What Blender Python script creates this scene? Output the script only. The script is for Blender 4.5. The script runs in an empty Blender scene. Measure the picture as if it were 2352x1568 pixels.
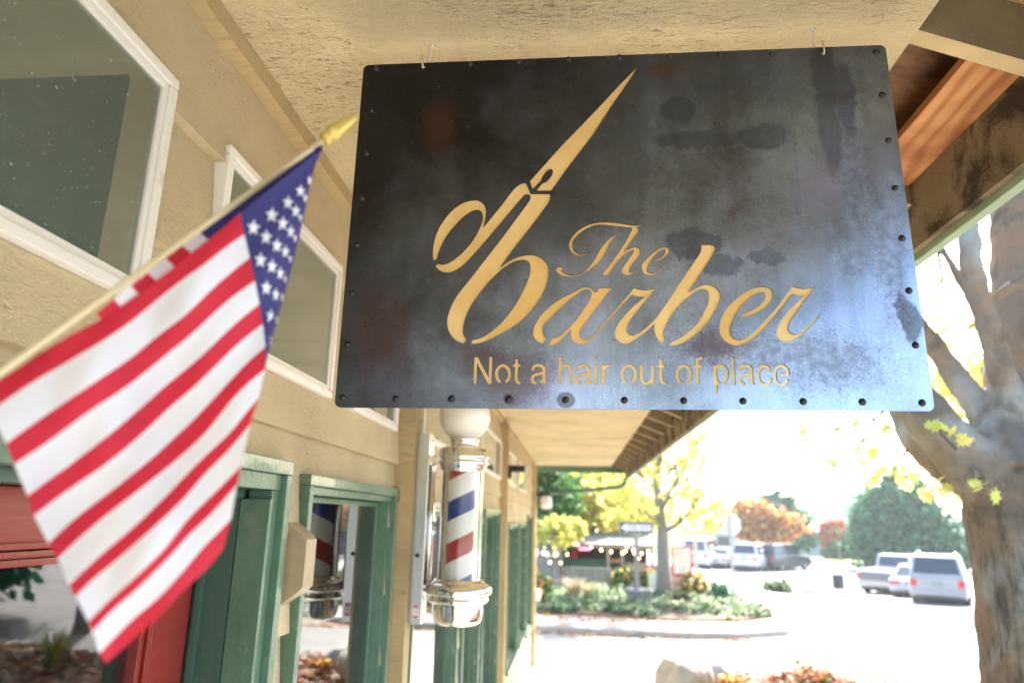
import bpy, bmesh, math, random
import numpy as np
from mathutils import Vector, Matrix, noise
random.seed(7); RS = np.random.RandomState(11)
S = bpy.context.scene
COL = S.collection
EYE = 2.5                       # camera height above the street, metres

# ------------------------------------------------------------------ camera
FPX, CX, CY = 1568.0, 1176.0, 784.0
vy = Vector((1317-CX, -(1193-CY), -FPX)).normalized()
vz = Vector((1303-CX, CY+5286, -FPX)).normalized()
vz = (vz - vy*vz.dot(vy)).normalized()
vx = vy.cross(vz)
M3 = Matrix((vx, vy, vz))       # camera space -> world
cam_d = bpy.data.cameras.new("camera"); cam = bpy.data.objects.new("camera", cam_d); COL.objects.link(cam)
cam_d.lens = 24.0; cam_d.sensor_width = 36.0; cam_d.clip_start = 0.05; cam_d.clip_end = 3000
cam.matrix_world = Matrix.Translation((0, 0, EYE)) @ M3.to_4x4()
cam_d.dof.use_dof = True; cam_d.dof.focus_distance = 1.34; cam_d.dof.aperture_fstop = 2.8
S.camera = cam
# ------------------------------------------------------------------ world, sun, exposure
SUN_EL, SUN_AZ = 38.0, 62.0      # azimuth from +X towards +Y
W = bpy.data.worlds.new("World"); S.world = W; W.use_nodes = True
nt = W.node_tree; bg = nt.nodes["Background"]
sky = nt.nodes.new("ShaderNodeTexSky"); sky.sky_type = 'NISHITA'; sky.sun_disc = False
sky.sun_elevation = math.radians(SUN_EL); sky.sun_rotation = math.radians(90-SUN_AZ)
sky.dust_density = 2.5; sky.air_density = 1.0; sky.ozone_density = 1.0
nt.links.new(sky.outputs[0], bg.inputs[0]); bg.inputs[1].default_value = 0.15
sun_d = bpy.data.lights.new("sun", 'SUN'); sun = bpy.data.objects.new("sun", sun_d); COL.objects.link(sun)
sun_d.energy = 5.0; sun_d.angle = math.radians(0.6); sun_d.color = (1.0, 0.95, 0.86)
sd = Vector((math.cos(math.radians(SUN_EL))*math.cos(math.radians(SUN_AZ)),
             math.cos(math.radians(SUN_EL))*math.sin(math.radians(SUN_AZ)), math.sin(math.radians(SUN_EL))))
sun.rotation_euler = sd.to_track_quat('Z', 'Y').to_euler()
sun.location = (5, 8, 20)
S.view_settings.view_transform = 'Standard'; S.view_settings.look = 'None'
S.view_settings.exposure = 2.48; S.view_settings.gamma = 1.0
S.render.engine = 'CYCLES'
S.cycles.max_bounces = 8; S.cycles.diffuse_bounces = 5; S.cycles.glossy_bounces = 4; S.cycles.transparent_max_bounces = 12
S.cycles.caustics_reflective = False; S.cycles.caustics_refractive = False

# ------------------------------------------------------------------ ray helpers (survey of the photograph)
def ray(px, py):
    return M3 @ Vector((px-CX, -(py-CY), -FPX))
def at_y(px, py, Y):
    d = ray(px, py); d = d*(Y/d.y); d.z += EYE; return d
def E(x, y, z): return (x, y, z+EYE)       # eye-relative height -> world

# ------------------------------------------------------------------ materials
MATS = {}
def mat(name, color=(.5,.5,.5), rough=.6, metal=0.0, spec=.5, noise_amt=0.0, noise_scale=8.0, bump=0.0, bump_scale=60.0,
        color2=None, c2_scale=3.0, c2_lo=.45, c2_hi=.6, stretch=(1,1,1), coat=0.0, trans=0.0, emit=None, emit_s=0.0, bump_dist=.01):
    m = bpy.data.materials.new(name); m.use_nodes = True
    n = m.node_tree.nodes; l = m.node_tree.links
    b = n["Principled BSDF"]
    b.inputs["Roughness"].default_value = rough; b.inputs["Metallic"].default_value = metal
    b.inputs["Specular IOR Level"].default_value = spec
    b.inputs["Coat Weight"].default_value = coat
    tc = n.new("ShaderNodeTexCoord"); mp = n.new("ShaderNodeMapping"); mp.inputs["Scale"].default_value = stretch
    l.new(tc.outputs["Object"], mp.inputs[0])
    base = n.new("ShaderNodeRGB"); base.outputs[0].default_value = (*color, 1)
    out = base.outputs[0]
    if color2 is not None:
        nz = n.new("ShaderNodeTexNoise"); nz.inputs["Scale"].default_value = c2_scale; nz.inputs["Detail"].default_value = 6
        l.new(mp.outputs[0], nz.inputs[0])
        r = n.new("ShaderNodeMapRange"); r.inputs[1].default_value = c2_lo; r.inputs[2].default_value = c2_hi
        l.new(nz.outputs[0], r.inputs[0])
        mx = n.new("ShaderNodeMix"); mx.data_type = 'RGBA'
        l.new(r.outputs[0], mx.inputs[0]); l.new(out, mx.inputs[6]); mx.inputs[7].default_value = (*color2, 1)
        out = mx.outputs[2]
    if noise_amt:
        nz = n.new("ShaderNodeTexNoise"); nz.inputs["Scale"].default_value = noise_scale; nz.inputs["Detail"].default_value = 5
        l.new(mp.outputs[0], nz.inputs[0])
        r = n.new("ShaderNodeMapRange"); r.inputs[1].default_value = .25; r.inputs[2].default_value = .75
        r.inputs[3].default_value = 1-noise_amt; r.inputs[4].default_value = 1+noise_amt
        l.new(nz.outputs[0], r.inputs[0])
        hs = n.new("ShaderNodeHueSaturation"); l.new(out, hs.inputs["Color"]); l.new(r.outputs[0], hs.inputs["Value"])
        out = hs.outputs[0]
    l.new(out, b.inputs["Base Color"])
    if bump:
        nz = n.new("ShaderNodeTexNoise"); nz.inputs["Scale"].default_value = bump_scale; nz.inputs["Detail"].default_value = 8
        l.new(mp.outputs[0], nz.inputs[0])
        bp = n.new("ShaderNodeBump"); bp.inputs["Strength"].default_value = bump; bp.inputs["Distance"].default_value = bump_dist
        l.new(nz.outputs[0], bp.inputs["Height"]); l.new(bp.outputs[0], b.inputs["Normal"])
    if emit is not None:
        b.inputs["Emission Color"].default_value = (*emit, 1); b.inputs["Emission Strength"].default_value = emit_s
    if trans:
        tr = n.new("ShaderNodeBsdfTranslucent"); l.new(out, tr.inputs[0])
        ms = n.new("ShaderNodeMixShader"); ms.inputs[0].default_value = trans
        l.new(b.outputs[0], ms.inputs[1]); l.new(tr.outputs[0], ms.inputs[2])
        l.new(ms.outputs[0], n["Material Output"].inputs[0])
    MATS[name] = m
    return m

def mnode(n, l, op, a, b=None, c=None):
    k = n.new("ShaderNodeMath"); k.operation = op
    for i, v in enumerate((a, b, c)):
        if v is None: continue
        if isinstance(v, (int, float)): k.inputs[i].default_value = v
        else: l.new(v, k.inputs[i])
    return k.outputs[0]

def rough_sawn(name, color, along='Y', pits=(.10,.075,.045), pit_amt=1.0, dark=None, bump=.5):
    """painted rough-sawn plywood / siding: fine saw lines, cracked grain pits, blotches"""
    m = bpy.data.materials.new(name); m.use_nodes = True
    n = m.node_tree.nodes; l = m.node_tree.links; b = n["Principled BSDF"]
    b.inputs["Roughness"].default_value = .72; b.inputs["Specular IOR Level"].default_value = .25
    tc = n.new("ShaderNodeTexCoord")
    def mp(s):
        k = n.new("ShaderNodeMapping"); k.inputs["Scale"].default_value = s; l.new(tc.outputs["Object"], k.inputs[0]); return k.outputs[0]
    def nz(v, sc, det=6, dist=0.0, ro=.6):
        k = n.new("ShaderNodeTexNoise"); k.inputs["Scale"].default_value = sc; k.inputs["Detail"].default_value = det
        k.inputs["Distortion"].default_value = dist; k.inputs["Roughness"].default_value = ro
        l.new(v, k.inputs[0]); return k.outputs[0]
    def rng(v, a, c, d, e):
        k = n.new("ShaderNodeMapRange"); l.new(v, k.inputs[0])
        for i, q in enumerate((a, c, d, e)): k.inputs[i+1].default_value = q
        return k.outputs[0]
    # dashes follow X on the soffit (grain), saw lines follow Y
    if along == 'soffit':
        dash = nz(mp((9, 42, 1)), 5.5, 7, .8); saw = nz(mp((120, 6, 1)), 4, 3); wr = nz(mp((14, 40, 1)), 3, 5, .8)
    else:
        dash = nz(mp((1, 22, 46)), 5, 7, 1.2); saw = nz(mp((1, 10, 60)), 5, 4); wr = nz(mp((1, 22, 58)), 2.6, 5, 1.6)
    area = nz(mp((1, 1, 1)), 3.1, 4)
    grainy = nz(mp((1, 1, 1)), 170, 4)
    pit = mnode(n, l, 'MULTIPLY', rng(dash, .575, .65, 0, 1), rng(area, .46, .64, .04, 1))
    speck = rng(nz(mp((1, 1.6, 1.6)), 95, 3), .68, .75, 0, 1)
    speck = mnode(n, l, 'MULTIPLY', speck, rng(nz(mp((1,1,1)), 6, 3), .48, .62, 0, 1))
    pit = mnode(n, l, 'MAXIMUM', pit, speck)
    blot = rng(nz(mp((1,1,1)), 1.7, 6), .3, .7, .80, 1.12)
    fine = rng(saw, .3, .7, .93, 1.05)
    hs = n.new("ShaderNodeHueSaturation"); hs.inputs["Color"].default_value = (*color, 1)
    l.new(mnode(n, l, 'MULTIPLY', blot, fine), hs.inputs["Value"])
    mx = n.new("ShaderNodeMix"); mx.data_type = 'RGBA'
    l.new(mnode(n, l, 'MULTIPLY', pit, .55*pit_amt), mx.inputs[0]); l.new(hs.outputs[0], mx.inputs[6]); mx.inputs[7].default_value = (*pits, 1)
    out = mx.outputs[2]
    if dark is not None:
        mx2 = n.new("ShaderNodeMix"); mx2.data_type = 'RGBA'
        dk = rng(mnode(n, l, 'ADD', nz(mp((1, 2, 2)), 3.0, 8, .5), mnode(n, l, 'MULTIPLY', grainy, .22)), .55, .70, 0, .9)
        l.new(dk, mx2.inputs[0]); l.new(out, mx2.inputs[6]); mx2.inputs[7].default_value = (*dark, 1); out = mx2.outputs[2]
    l.new(out, b.inputs["Base Color"])
    h = mnode(n, l, 'SUBTRACT', mnode(n, l, 'ADD', mnode(n, l, 'ADD', mnode(n, l, 'MULTIPLY', saw, .5), mnode(n, l, 'MULTIPLY', wr, 1.6)), mnode(n, l, 'MULTIPLY', grainy, .5)), mnode(n, l, 'MULTIPLY', pit, .9))
    bp = n.new("ShaderNodeBump"); bp.inputs["Strength"].default_value = min(1, bump*1.5); bp.inputs["Distance"].default_value = .0055
    l.new(h, bp.inputs["Height"]); l.new(bp.outputs[0], b.inputs["Normal"])
    MATS[name] = m; return m

def glass_mat(name, tint=(.75,.82,.78), gloss=.10, rough=.02, dust=0.0):
    m = bpy.data.materials.new(name); m.use_nodes = True
    n = m.node_tree.nodes; l = m.node_tree.links; n.remove(n["Principled BSDF"])
    t = n.new("ShaderNodeBsdfTransparent"); t.inputs[0].default_value = (*tint, 1)
    g = n.new("ShaderNodeBsdfGlossy"); g.inputs["Roughness"].default_value = rough
    lw = n.new("ShaderNodeFresnel"); lw.inputs[0].default_value = 1.5
    # both faces of the pane reflect: about twice the single-surface value
    f = mnode(n, l, 'MULTIPLY_ADD', lw.outputs[0], 1.7, gloss); f = mnode(n, l, 'MINIMUM', f, 1.0)
    ms = n.new("ShaderNodeMixShader"); l.new(f, ms.inputs[0]); l.new(t.outputs[0], ms.inputs[1]); l.new(g.outputs[0], ms.inputs[2])
    out = ms.outputs[0]
    if dust:
        d = n.new("ShaderNodeBsdfDiffuse"); d.inputs[0].default_value = (.50,.60,.50,1)
        tc = n.new("ShaderNodeTexCoord"); nz = n.new("ShaderNodeTexNoise"); nz.inputs["Scale"].default_value = 110; nz.inputs["Detail"].default_value = 4
        l.new(tc.outputs["Object"], nz.inputs[0])
        r = n.new("ShaderNodeMapRange"); r.inputs[1].default_value = .69; r.inputs[2].default_value = .78; r.inputs[3].default_value = dust; r.inputs[4].default_value = .75
        l.new(nz.outputs[0], r.inputs[0])
        m2 = n.new("ShaderNodeMixShader"); l.new(r.outputs[0], m2.inputs[0]); l.new(out, m2.inputs[1]); l.new(d.outputs[0], m2.inputs[2]); out = m2.outputs[0]
    l.new(out, n["Material Output"].inputs[0]); MATS[name] = m; return m

# ------------------------------------------------------------------ mesh builder
class MB:
    def __init__(s): s.v = []; s.f = []; s.mi = []; s.m = 0; s.sm = []; s.smooth = False
    def add(s, vs, fs):
        o = len(s.v); s.v += [tuple(v) for v in vs]
        for f in fs: s.f.append(tuple(i+o for i in f)); s.mi.append(s.m); s.sm.append(s.smooth)
        return s
    def hexa(s, p):   # 8 points: bottom ring 0-3, top ring 4-7
        return s.add(p, [(0,3,2,1),(4,5,6,7),(0,1,5,4),(1,2,6,5),(2,3,7,6),(3,0,4,7)])
    def box(s, x0, x1, y0, y1, z0, z1):
        return s.hexa([(x0,y0,z0),(x1,y0,z0),(x1,y1,z0),(x0,y1,z0),(x0,y0,z1),(x1,y0,z1),(x1,y1,z1),(x0,y1,z1)])
    def bevbox(s, x0, x1, y0, y1, z0, z1, r):
        bm = bmesh.new(); bmesh.ops.create_cube(bm, size=1)
        for v in bm.verts: v.co = Vector(((x0+x1)/2+v.co.x*(x1-x0), (y0+y1)/2+v.co.y*(y1-y0), (z0+z1)/2+v.co.z*(z1-z0)))
        bmesh.ops.bevel(bm, geom=bm.edges[:], offset=r, segments=2, affect='EDGES', profile=.7)
        bm.verts.index_update()
        s.add([v.co for v in bm.verts], [[v.index for v in f.verts] for f in bm.faces]); bm.free(); return s
    def prism(s, pts, a, b, axis='Y'):  # 2D polygon extruded along an axis
        n = len(pts)
        def P(p, t): return {'Y': (p[0], t, p[1]), 'X': (t, p[0], p[1]), 'Z': (p[0], p[1], t)}[axis]
        vs = [P(p, a) for p in pts]+[P(p, b) for p in pts]
        fs = [tuple(range(n)), tuple(range(2*n-1, n-1, -1))]+[(i, i+n, (i+1)%n+n, (i+1)%n) for i in range(n)]
        return s.add(vs, fs)
    def tube(s, path, rad, seg=10, caps=True):
        path = [Vector(p) for p in path]; n = len(path)
        if not hasattr(rad, '__len__'): rad = [rad]*n
        up = None; rings = []
        for i in range(n):
            d = (path[min(i+1, n-1)]-path[max(i-1, 0)]).normalized()
            if up is None:
                up = Vector((0,0,1)) if abs(d.z) < .9 else Vector((1,0,0))
            a = d.cross(up).normalized(); bvec = a.cross(d).normalized(); up = bvec
            rings.append([path[i]+a*math.cos(t)*rad[i]+bvec*math.sin(t)*rad[i] for t in [2*math.pi*k/seg for k in range(seg)]])
        vs = [p for r in rings for p in r]; fs = []
        for i in range(n-1):
            for k in range(seg):
                fs.append((i*seg+k, i*seg+(k+1)%seg, (i+1)*seg+(k+1)%seg, (i+1)*seg+k))
        sm = s.smooth; s.smooth = True; o = len(s.v); s.add(vs, fs); s.smooth = sm
        if caps:
            s.f.append(tuple(o+k for k in range(seg-1, -1, -1))); s.mi.append(s.m); s.sm.append(False)
            s.f.append(tuple(o+(n-1)*seg+k for k in range(seg))); s.mi.append(s.m); s.sm.append(False)
        return s
    def lathe(s, prof, c=(0,0,0), seg=32, axis='Z', smooth=True):  # prof: (r, t)
        vs = []; fs = []; n = len(prof)
        for r, t in prof:
            for k in range(seg):
                a = 2*math.pi*k/seg; u, v = r*math.cos(a), r*math.sin(a)
                p = {'Z': (u, v, t), 'Y': (u, t, v), 'X': (t, u, v)}[axis]
                vs.append((p[0]+c[0], p[1]+c[1], p[2]+c[2]))
        for i in range(n-1):
            for k in range(seg):
                q = (i*seg+k, i*seg+(k+1)%seg, (i+1)*seg+(k+1)%seg, (i+1)*seg+k)
                fs.append(q if axis != 'Y' else q[::-1])
        sm = s.smooth; s.smooth = smooth; s.add(vs, fs); s.smooth = sm
        return s
    def build(s, name, m, parent=None, loc=None):
        off = Vector((0,0,0)); q = parent
        while q is not None and loc is None: off = off + q.location; q = q.parent
        if parent is None and loc is not None: off = Vector(loc)
        me = bpy.data.meshes.new(name)
        me.from_pydata([tuple(Vector(v)-off) for v in s.v], [], s.f)
        for k in (m if isinstance(m, (list, tuple)) else [m]): me.materials.append(k)
        me.polygons.foreach_set("material_index", s.mi); me.polygons.foreach_set("use_smooth", s.sm)
        me.update()
        o = bpy.data.objects.new(name, me); COL.objects.link(o)
        if parent is not None:
            o.parent = parent
        elif loc is not None: o.location = loc
        return o

def tag(o, label=None, cat=None, group=None, kind=None):
    if label: o['label'] = label
    if cat: o['category'] = cat
    if group: o['group'] = group
    if kind: o['kind'] = kind
    return o
def thing(name, label, cat, loc=(0,0,0), group=None):
    o = bpy.data.objects.new(name, None); COL.objects.link(o); o.location = loc; o.empty_display_size = .1
    o.matrix_world = Matrix.Translation(loc)
    return tag(o, label, cat, group)
def kids(o): return [c for c in bpy.data.objects if c.parent == o]
def local(mb, name, m, parent):     # vertices already local
    return mb.build(name, m, parent, loc=(0,0,0))

def smooth_loop(pts, seg=5):
    """closed outline; third value 1 marks a corner. Catmull-Rom between corners."""
    n = len(pts); P = [Vector((p[0], p[1])) for p in pts]; C = [len(p) > 2 for p in pts]
    st = next((i for i in range(n) if C[i]), 0); out = []
    for k in range(n):
        i = (st+k) % n; j = (i+1) % n
        p1, p2 = P[i], P[j]
        p0 = P[i-1] if not C[i] else p1*2-p2
        p3 = P[(j+1) % n] if not C[j] else p2*2-p1
        for t in range(seg):
            u = t/seg; u2 = u*u; u3 = u2*u
            out.append(.5*((2*p1)+(p2-p0)*u+(2*p0-5*p1+4*p2-p3)*u2+(3*p1-p0-3*p2+p3)*u3))
    return out

# ================================================================== the shop building
siding_m = rough_sawn('siding_paint', (.60,.495,.305), 'wall')
soffit_m = rough_sawn('soffit_paint', (.65,.54,.325), 'soffit', bump=.7)
trim_m = rough_sawn('beige_trim', (.50,.38,.20), 'wall', pit_amt=.5)
fascia_m = rough_sawn('weathered_fascia', (.30,.235,.14), 'wall', dark=(.022,.018,.013))
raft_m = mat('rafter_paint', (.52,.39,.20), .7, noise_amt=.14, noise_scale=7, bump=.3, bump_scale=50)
green_m = mat('green_gloss_paint', (.085,.165,.105), .34, noise_amt=.16, noise_scale=11, bump=.35, bump_scale=70, coat=.25, color2=(.13,.19,.13), c2_scale=14, c2_lo=.58, c2_hi=.72)
dkgreen_m = mat('green_jamb_paint', (.045,.098,.072), .38, noise_amt=.15, noise_scale=9, bump=.2, bump_scale=40, stretch=(1,1,.1))
red_m = mat('red_door_paint', (.22,.022,.018), .28, noise_amt=.12, noise_scale=20, bump=.15, bump_scale=60, stretch=(1,.1,1), coat=.3)
vinyl_m = mat('white_vinyl', (.74,.72,.67), .42, color2=(.45,.38,.28), c2_scale=9, c2_lo=.68, c2_hi=.78, bump=.08)
glass_m = glass_mat('window_glass', (.62,.70,.62), .15, dust=.16)
glass2_m = glass_mat('shop_glass', (.74,.80,.77), .04)
inner_m = mat('interior_wall', (.30,.31,.25), .8, noise_amt=.1)
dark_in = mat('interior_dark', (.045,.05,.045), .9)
blind_m = mat('blind_slat', (.15,.155,.15), .45)
wht_m = mat('white_interior', (.72,.74,.76), .6)
concrete_m = mat('concrete', (.42,.41,.39), .9, noise_amt=.18, noise_scale=3, bump=.4, bump_scale=30)
rawply_m = mat('raw_plywood', (.27,.13,.055), .7, color2=(.085,.035,.016), c2_scale=4, c2_lo=.45, c2_hi=.68, stretch=(1.4,2.4,1), noise_amt=.3, noise_scale=22, bump=.5, bump_scale=30)

def grain_wood(name, c1, c2, sc=5.0, stretch=(9,1.2,9), rough=.55):
    m = bpy.data.materials.new(name); m.use_nodes = True; n = m.node_tree.nodes; l = m.node_tree.links; b = n["Principled BSDF"]
    tc = n.new("ShaderNodeTexCoord"); mp = n.new("ShaderNodeMapping"); mp.inputs["Scale"].default_value = stretch; l.new(tc.outputs["Object"], mp.inputs[0])
    wv = n.new("ShaderNodeTexWave"); wv.inputs["Scale"].default_value = sc; wv.inputs["Distortion"].default_value = 11; wv.inputs["Detail"].default_value = 5; wv.inputs["Detail Scale"].default_value = 1.1
    wv.bands_direction = 'X'; l.new(mp.outputs[0], wv.inputs[0])
    cr = n.new("ShaderNodeValToRGB"); cr.color_ramp.elements[0].color = (*c2,1); cr.color_ramp.elements[1].color = (*c1,1); cr.color_ramp.elements[1].position = .7
    l.new(wv.outputs[0], cr.inputs[0])
    nz = n.new("ShaderNodeTexNoise"); nz.inputs["Scale"].default_value = 4; nz.inputs["Detail"].default_value = 5; l.new(tc.outputs["Object"], nz.inputs[0])
    mx = n.new("ShaderNodeMix"); mx.data_type = 'RGBA'; mx.blend_type = 'MULTIPLY'
    r = n.new("ShaderNodeMapRange"); r.inputs[1].default_value = .5; r.inputs[2].default_value = .7; l.new(nz.outputs[0], r.inputs[0])
    l.new(r.outputs[0], mx.inputs[0]); l.new(cr.outputs[0], mx.inputs[6]); mx.inputs[7].default_value = (.55,.35,.3,1)
    l.new(mx.outputs[2], b.inputs["Base Color"]); b.inputs["Roughness"].default_value = rough
    bp = n.new("ShaderNodeBump"); bp.inputs["Strength"].default_value = .08; bp.inputs["Distance"].default_value = .002; l.new(wv.outputs[0], bp.inputs["Height"]); l.new(bp.outputs[0], b.inputs["Normal"])
    return m
rawwood_m = grain_wood('raw_fir', (.60,.29,.11), (.42,.16,.05), 1.5, (4.5,.9,3))

WX = -.72; IX = -.86
bld = thing('shop_building', 'beige lap-sided shop building with deep eave, green window casings and red door', 'building', E(WX, 4.0, -2.38))
trans = [(.10,1.022,.332,.752), (1.215,1.935,.33,.742), (2.14,2.72,.33,.742), (3.2,4.05,.36,.745), (4.25,5.1,.36,.745), (5.35,6.86,.365,.742), (7.4,8.7,.37,.74), (9.2,10.6,.37,.74), (-1.2,-.2,.37,.755)]
lows = [(1.825,2.705,-1.35,.075), (3.15,4.36,-1.5,.045), (4.62,5.36,-1.5,.045), (5.62,6.72,-1.5,.045), (7.75,9.0,-1.55,-.09), (9.35,10.5,-1.55,-.09), (10.95,12.1,-1.7,.03)]
door_o = (.66,1.605,-2.36,.055)
opens = trans+lows+[(door_o[0]-.036, door_o[1]+.036, door_o[2], door_o[3]+.037)]
rows = [.945]+[.70-.2475*k for k in range(0,13)]
rows = [z for z in rows if z > -2.4]+[-2.40]
YW0, YW1 = -4.0, 12.5
mb = MB()
for i in range(len(rows)-1):
    zt, zb = rows[i], rows[i+1]
    ybs = sorted({YW0, YW1}|{v for o in opens for v in o[:2]}|{2.31+2.44*k for k in range(-2,5)})
    zbs = sorted({zt, zb}|{v for o in opens for v in o[2:] if zb < v < zt})
    def fx(z):
        t = (zt-z)/(zt-zb); return WX-.018+.024*t
    for j in range(len(ybs)-1):
        for k in range(len(zbs)-1):
            ym, zm = (ybs[j]+ybs[j+1])/2, (zbs[k]+zbs[k+1])/2
            if any(o[0] < ym < o[1] and o[2] < zm < o[3] for o in opens): continue
            y0, y1 = ybs[j], ybs[j+1]; z0, z1 = zbs[k], zbs[k+1]
            p = [(WX-.035,y0,z0+EYE),(fx(z0),y0,z0+EYE),(fx(z0),y1,z0+EYE),(WX-.035,y1,z0+EYE),(WX-.035,y0,z1+EYE),(fx(z1),y0,z1+EYE),(fx(z1),y1,z1+EYE),(WX-.035,y1,z1+EYE)]
            mb.hexa(p)
mb.build('siding', siding_m, bld)
# inner wall layer with the same openings, then the room behind
mb = MB()
ybs = sorted({YW0, YW1}|{v for o in opens for v in o[:2]}); zbs = sorted({-2.4, 1.1}|{v for o in opens for v in o[2:]})
for j in range(len(ybs)-1):
    for k in range(len(zbs)-1):
        ym, zm = (ybs[j]+ybs[j+1])/2, (zbs[k]+zbs[k+1])/2
        if any(o[0] < ym < o[1] and o[2] < zm < o[3] for o in opens): continue
        mb.box(IX-.012, WX-.036, ybs[j], ybs[j+1], zbs[k]+EYE, zbs[k+1]+EYE)
mb.build('inner_wall', inner_m, bld)
mb = MB(); mb.box(-4.6,-4.5,YW0,YW1,EYE-2.4,EYE+1.1); mb.box(-4.5,-.875,YW0,YW1,EYE+.96,EYE+1.08); mb.box(-4.5,-.875,YW0,YW1,EYE-2.5,EYE-2.4)
mb.box(-4.5,-.875,YW0-.1,YW0-.002,EYE-2.4,EYE+.95); mb.box(-4.6,WX-.04,YW1+.002,YW1+.1,EYE-2.4,EYE+.98)
mb.build('room_lining', inner_m, bld)
mb = MB(); mb.box(-4.6, WX-.002, YW0-.1, YW1+.1, EYE-2.62, EYE-2.405); mb.build('foundation', concrete_m, bld)
# corner strip between wall and soffit
mb = MB(); mb.box(WX-.02, WX+.020, YW0, YW1, EYE+.945, EYE+.988); mb.build('corner_strip', trim_m, bld)
# posts on the wall, each sitting proud of the siding
for y0, y1 in ((2.80,2.895), (6.93,7.06), (12.36,12.5)):
    MB().box(WX-.03, WX+.066, y0, y1, EYE-2.4, EYE+.944).build('wall_post', trim_m, bld)
# transoms
for i, (y0, y1, z0, z1) in enumerate(trans):
    f = MB(); w = .021; xf = WX+.013; xb = WX-.03
    z0 += EYE; z1 += EYE
    for a in ((y0,y1,z0,z0+w), (y0,y1,z1-w,z1), (y0,y0+w,z0+w,z1-w), (y1-w,y1,z0+w,z1-w)):
        f.bevbox(xb, xf, a[0]+.001, a[1]-.001, a[2]+.001, a[3]-.001, .003)
    w2 = w+.013
    for a in ((y0+w,y1-w,z0+w,z0+w2), (y0+w,y1-w,z1-w2,z1-w), (y0+w,y0+w2,z0+w2,z1-w2), (y1-w2,y1-w,z0+w2,z1-w2)):
        f.bevbox(xb+.006, xf-.005, a[0], a[1], a[2], a[3], .002)
    if y1-y0 > 1.2: f.box(xb+.008, xf-.006, (y0+y1)/2+.13, (y0+y1)/2+.19, z0+w2, z1-w2)
    fr = f.build('transom_window', vinyl_m, bld)
    MB().box(WX-.002, WX+.002, y0+w2-.004, y1-w2+.004, z0+w2-.004, z1-w2+.004).build('pane', glass_m, fr)
    # second sash ring inside and pale roller behind it
    g = MB()
    for a in ((y0+.02,y1-.02,z0+.02,z0+.085), (y0+.02,y1-.02,z1-.07,z1-.02), (y0+.02,y0+.09,z0+.085,z1-.07), (y1-.09,y1-.02,z0+.085,z1-.07)):
        g.box(IX+.03, IX+.07, a[0], a[1], a[2], a[3])
    g.build('inner_sash', mat('inner_sash_%d' % i, (.55,.62,.50), .6), fr)
# lower windows
def casing(mb, y0, y1, z0, z1, w=.048, x0=WX+.003, x1=WX+.026, sill=True):
    mb.bevbox(x0-.02, x1, y0-w, y1+w, z1, z1+w, .003)
    mb.bevbox(x0-.02, x1, y0-w, y0-.0005, z0, z1-.001, .003); mb.bevbox(x0-.02, x1, y1+.0005, y1+w, z0, z1-.001, .003)
    if sill: mb.bevbox(x0-.02, x1+.02, y0-w-.01, y1+w+.01, z0-.04, z0-.001, .004)
    # inner stop, set back
    mb.bevbox(WX-.10, WX+.008, y0+.0005, y1-.0005, z1-.022, z1-.001, .002)
for i, (y0, y1, z0, z1) in enumerate(lows):
    z0 += EYE; z1 += EYE
    m = MB(); casing(m, y0, y1, z0, z1, w=.029); fr = m.build('shop_window', green_m, bld)
    r = MB(); r.box(WX-.058, WX-.001, y0+.001, y0+.02, z0, z1-.024); r.box(WX-.058, WX-.001, y1-.02, y1-.001, z0, z1-.024); r.box(WX-.058, WX-.001, y0+.02, y1-.02, z0, z0+.02)
    r.build('jamb', green_m, fr)
    f = MB(); w = .018
    for a in ((y0+.021,y1-.021,z0+.021,z0+.021+w), (y0+.021,y1-.021,z1-.024-w,z1-.025), (y0+.021,y0+.021+w,z0+.021+w,z1-.025-w), (y1-.021-w,y1-.021,z0+.021+w,z1-.025-w)):
        f.bevbox(WX-.0585, WX-.038, a[0], a[1], a[2], a[3], .003)
    f.build('sash', green_m, fr)
    r = MB(); r.box(IX-.10, WX-.0595, y1-.060, y1-.0205, z0+.02, z1-.03); r.build('inner_jamb', wht_m, fr)
    MB().box(WX-.048, WX-.044, y0+.037, y1-.037, z0+.037, z1-.040).build('pane', glass2_m, fr)
    b = MB(); z = z1-.07
    while z > z0+.06 and i < 4:
        b.hexa([(WX-.135,y0+.07,z),(WX-.085,y0+.07,z-.030),(WX-.085,y1-.066,z-.030),(WX-.135,y1-.066,z),(WX-.135,y0+.07,z+.0015),(WX-.085,y0+.07,z-.0285),(WX-.085,y1-.066,z-.0285),(WX-.135,y1-.066,z+.0015)]); z -= .045
    if i < 4: b.build('blind', blind_m if i == 0 else wht_m, fr)
    else: MB().box(IX-.05, IX-.04, y0, y1, z0, z1).build('blind', wht_m, fr)
# door
y0, y1, z0, z1 = door_o; z0 += EYE; z1 += EYE
m = MB(); casing(m, y0-.035, y1+.036, z0, z1+.037, w=.034, sill=False); m.bevbox(WX-.05, WX+.012, y0-.034, y1+.035, z1-.0005, z1+.0365, .003); m.bevbox(WX-.05, WX+.008, y1+.0002, y1+.0355, z0, z1-.001, .003); m.bevbox(WX-.05, WX+.008, y0-.0355, y0-.0002, z0, z1-.001, .003); m.bevbox(WX-.06, WX+.012, y1-.016, y1-.0015, z0, z1-.023, .002)
dc = m.build('door_casing', green_m, bld)
r = MB(); r.box(IX-.06, WX-.062, y1-.018, y1-.001, z0, z1-.001); r.box(IX-.06, WX-.062, y0+.001, y0+.018, z0, z1-.001); r.box(IX-.06, WX-.051, y0+.018, y1-.018, z1-.02, z1-.0015); r.box(IX-.06, WX-.061, y0-.03, y1+.03, z1-.001, z1+.035)
r.bevbox(IX+.005, IX+.02, y1-.034, y1-.0185, z0, z1-.021, .002)
r.build('jamb', dkgreen_m, dc)
DX = IX+.0
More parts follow.
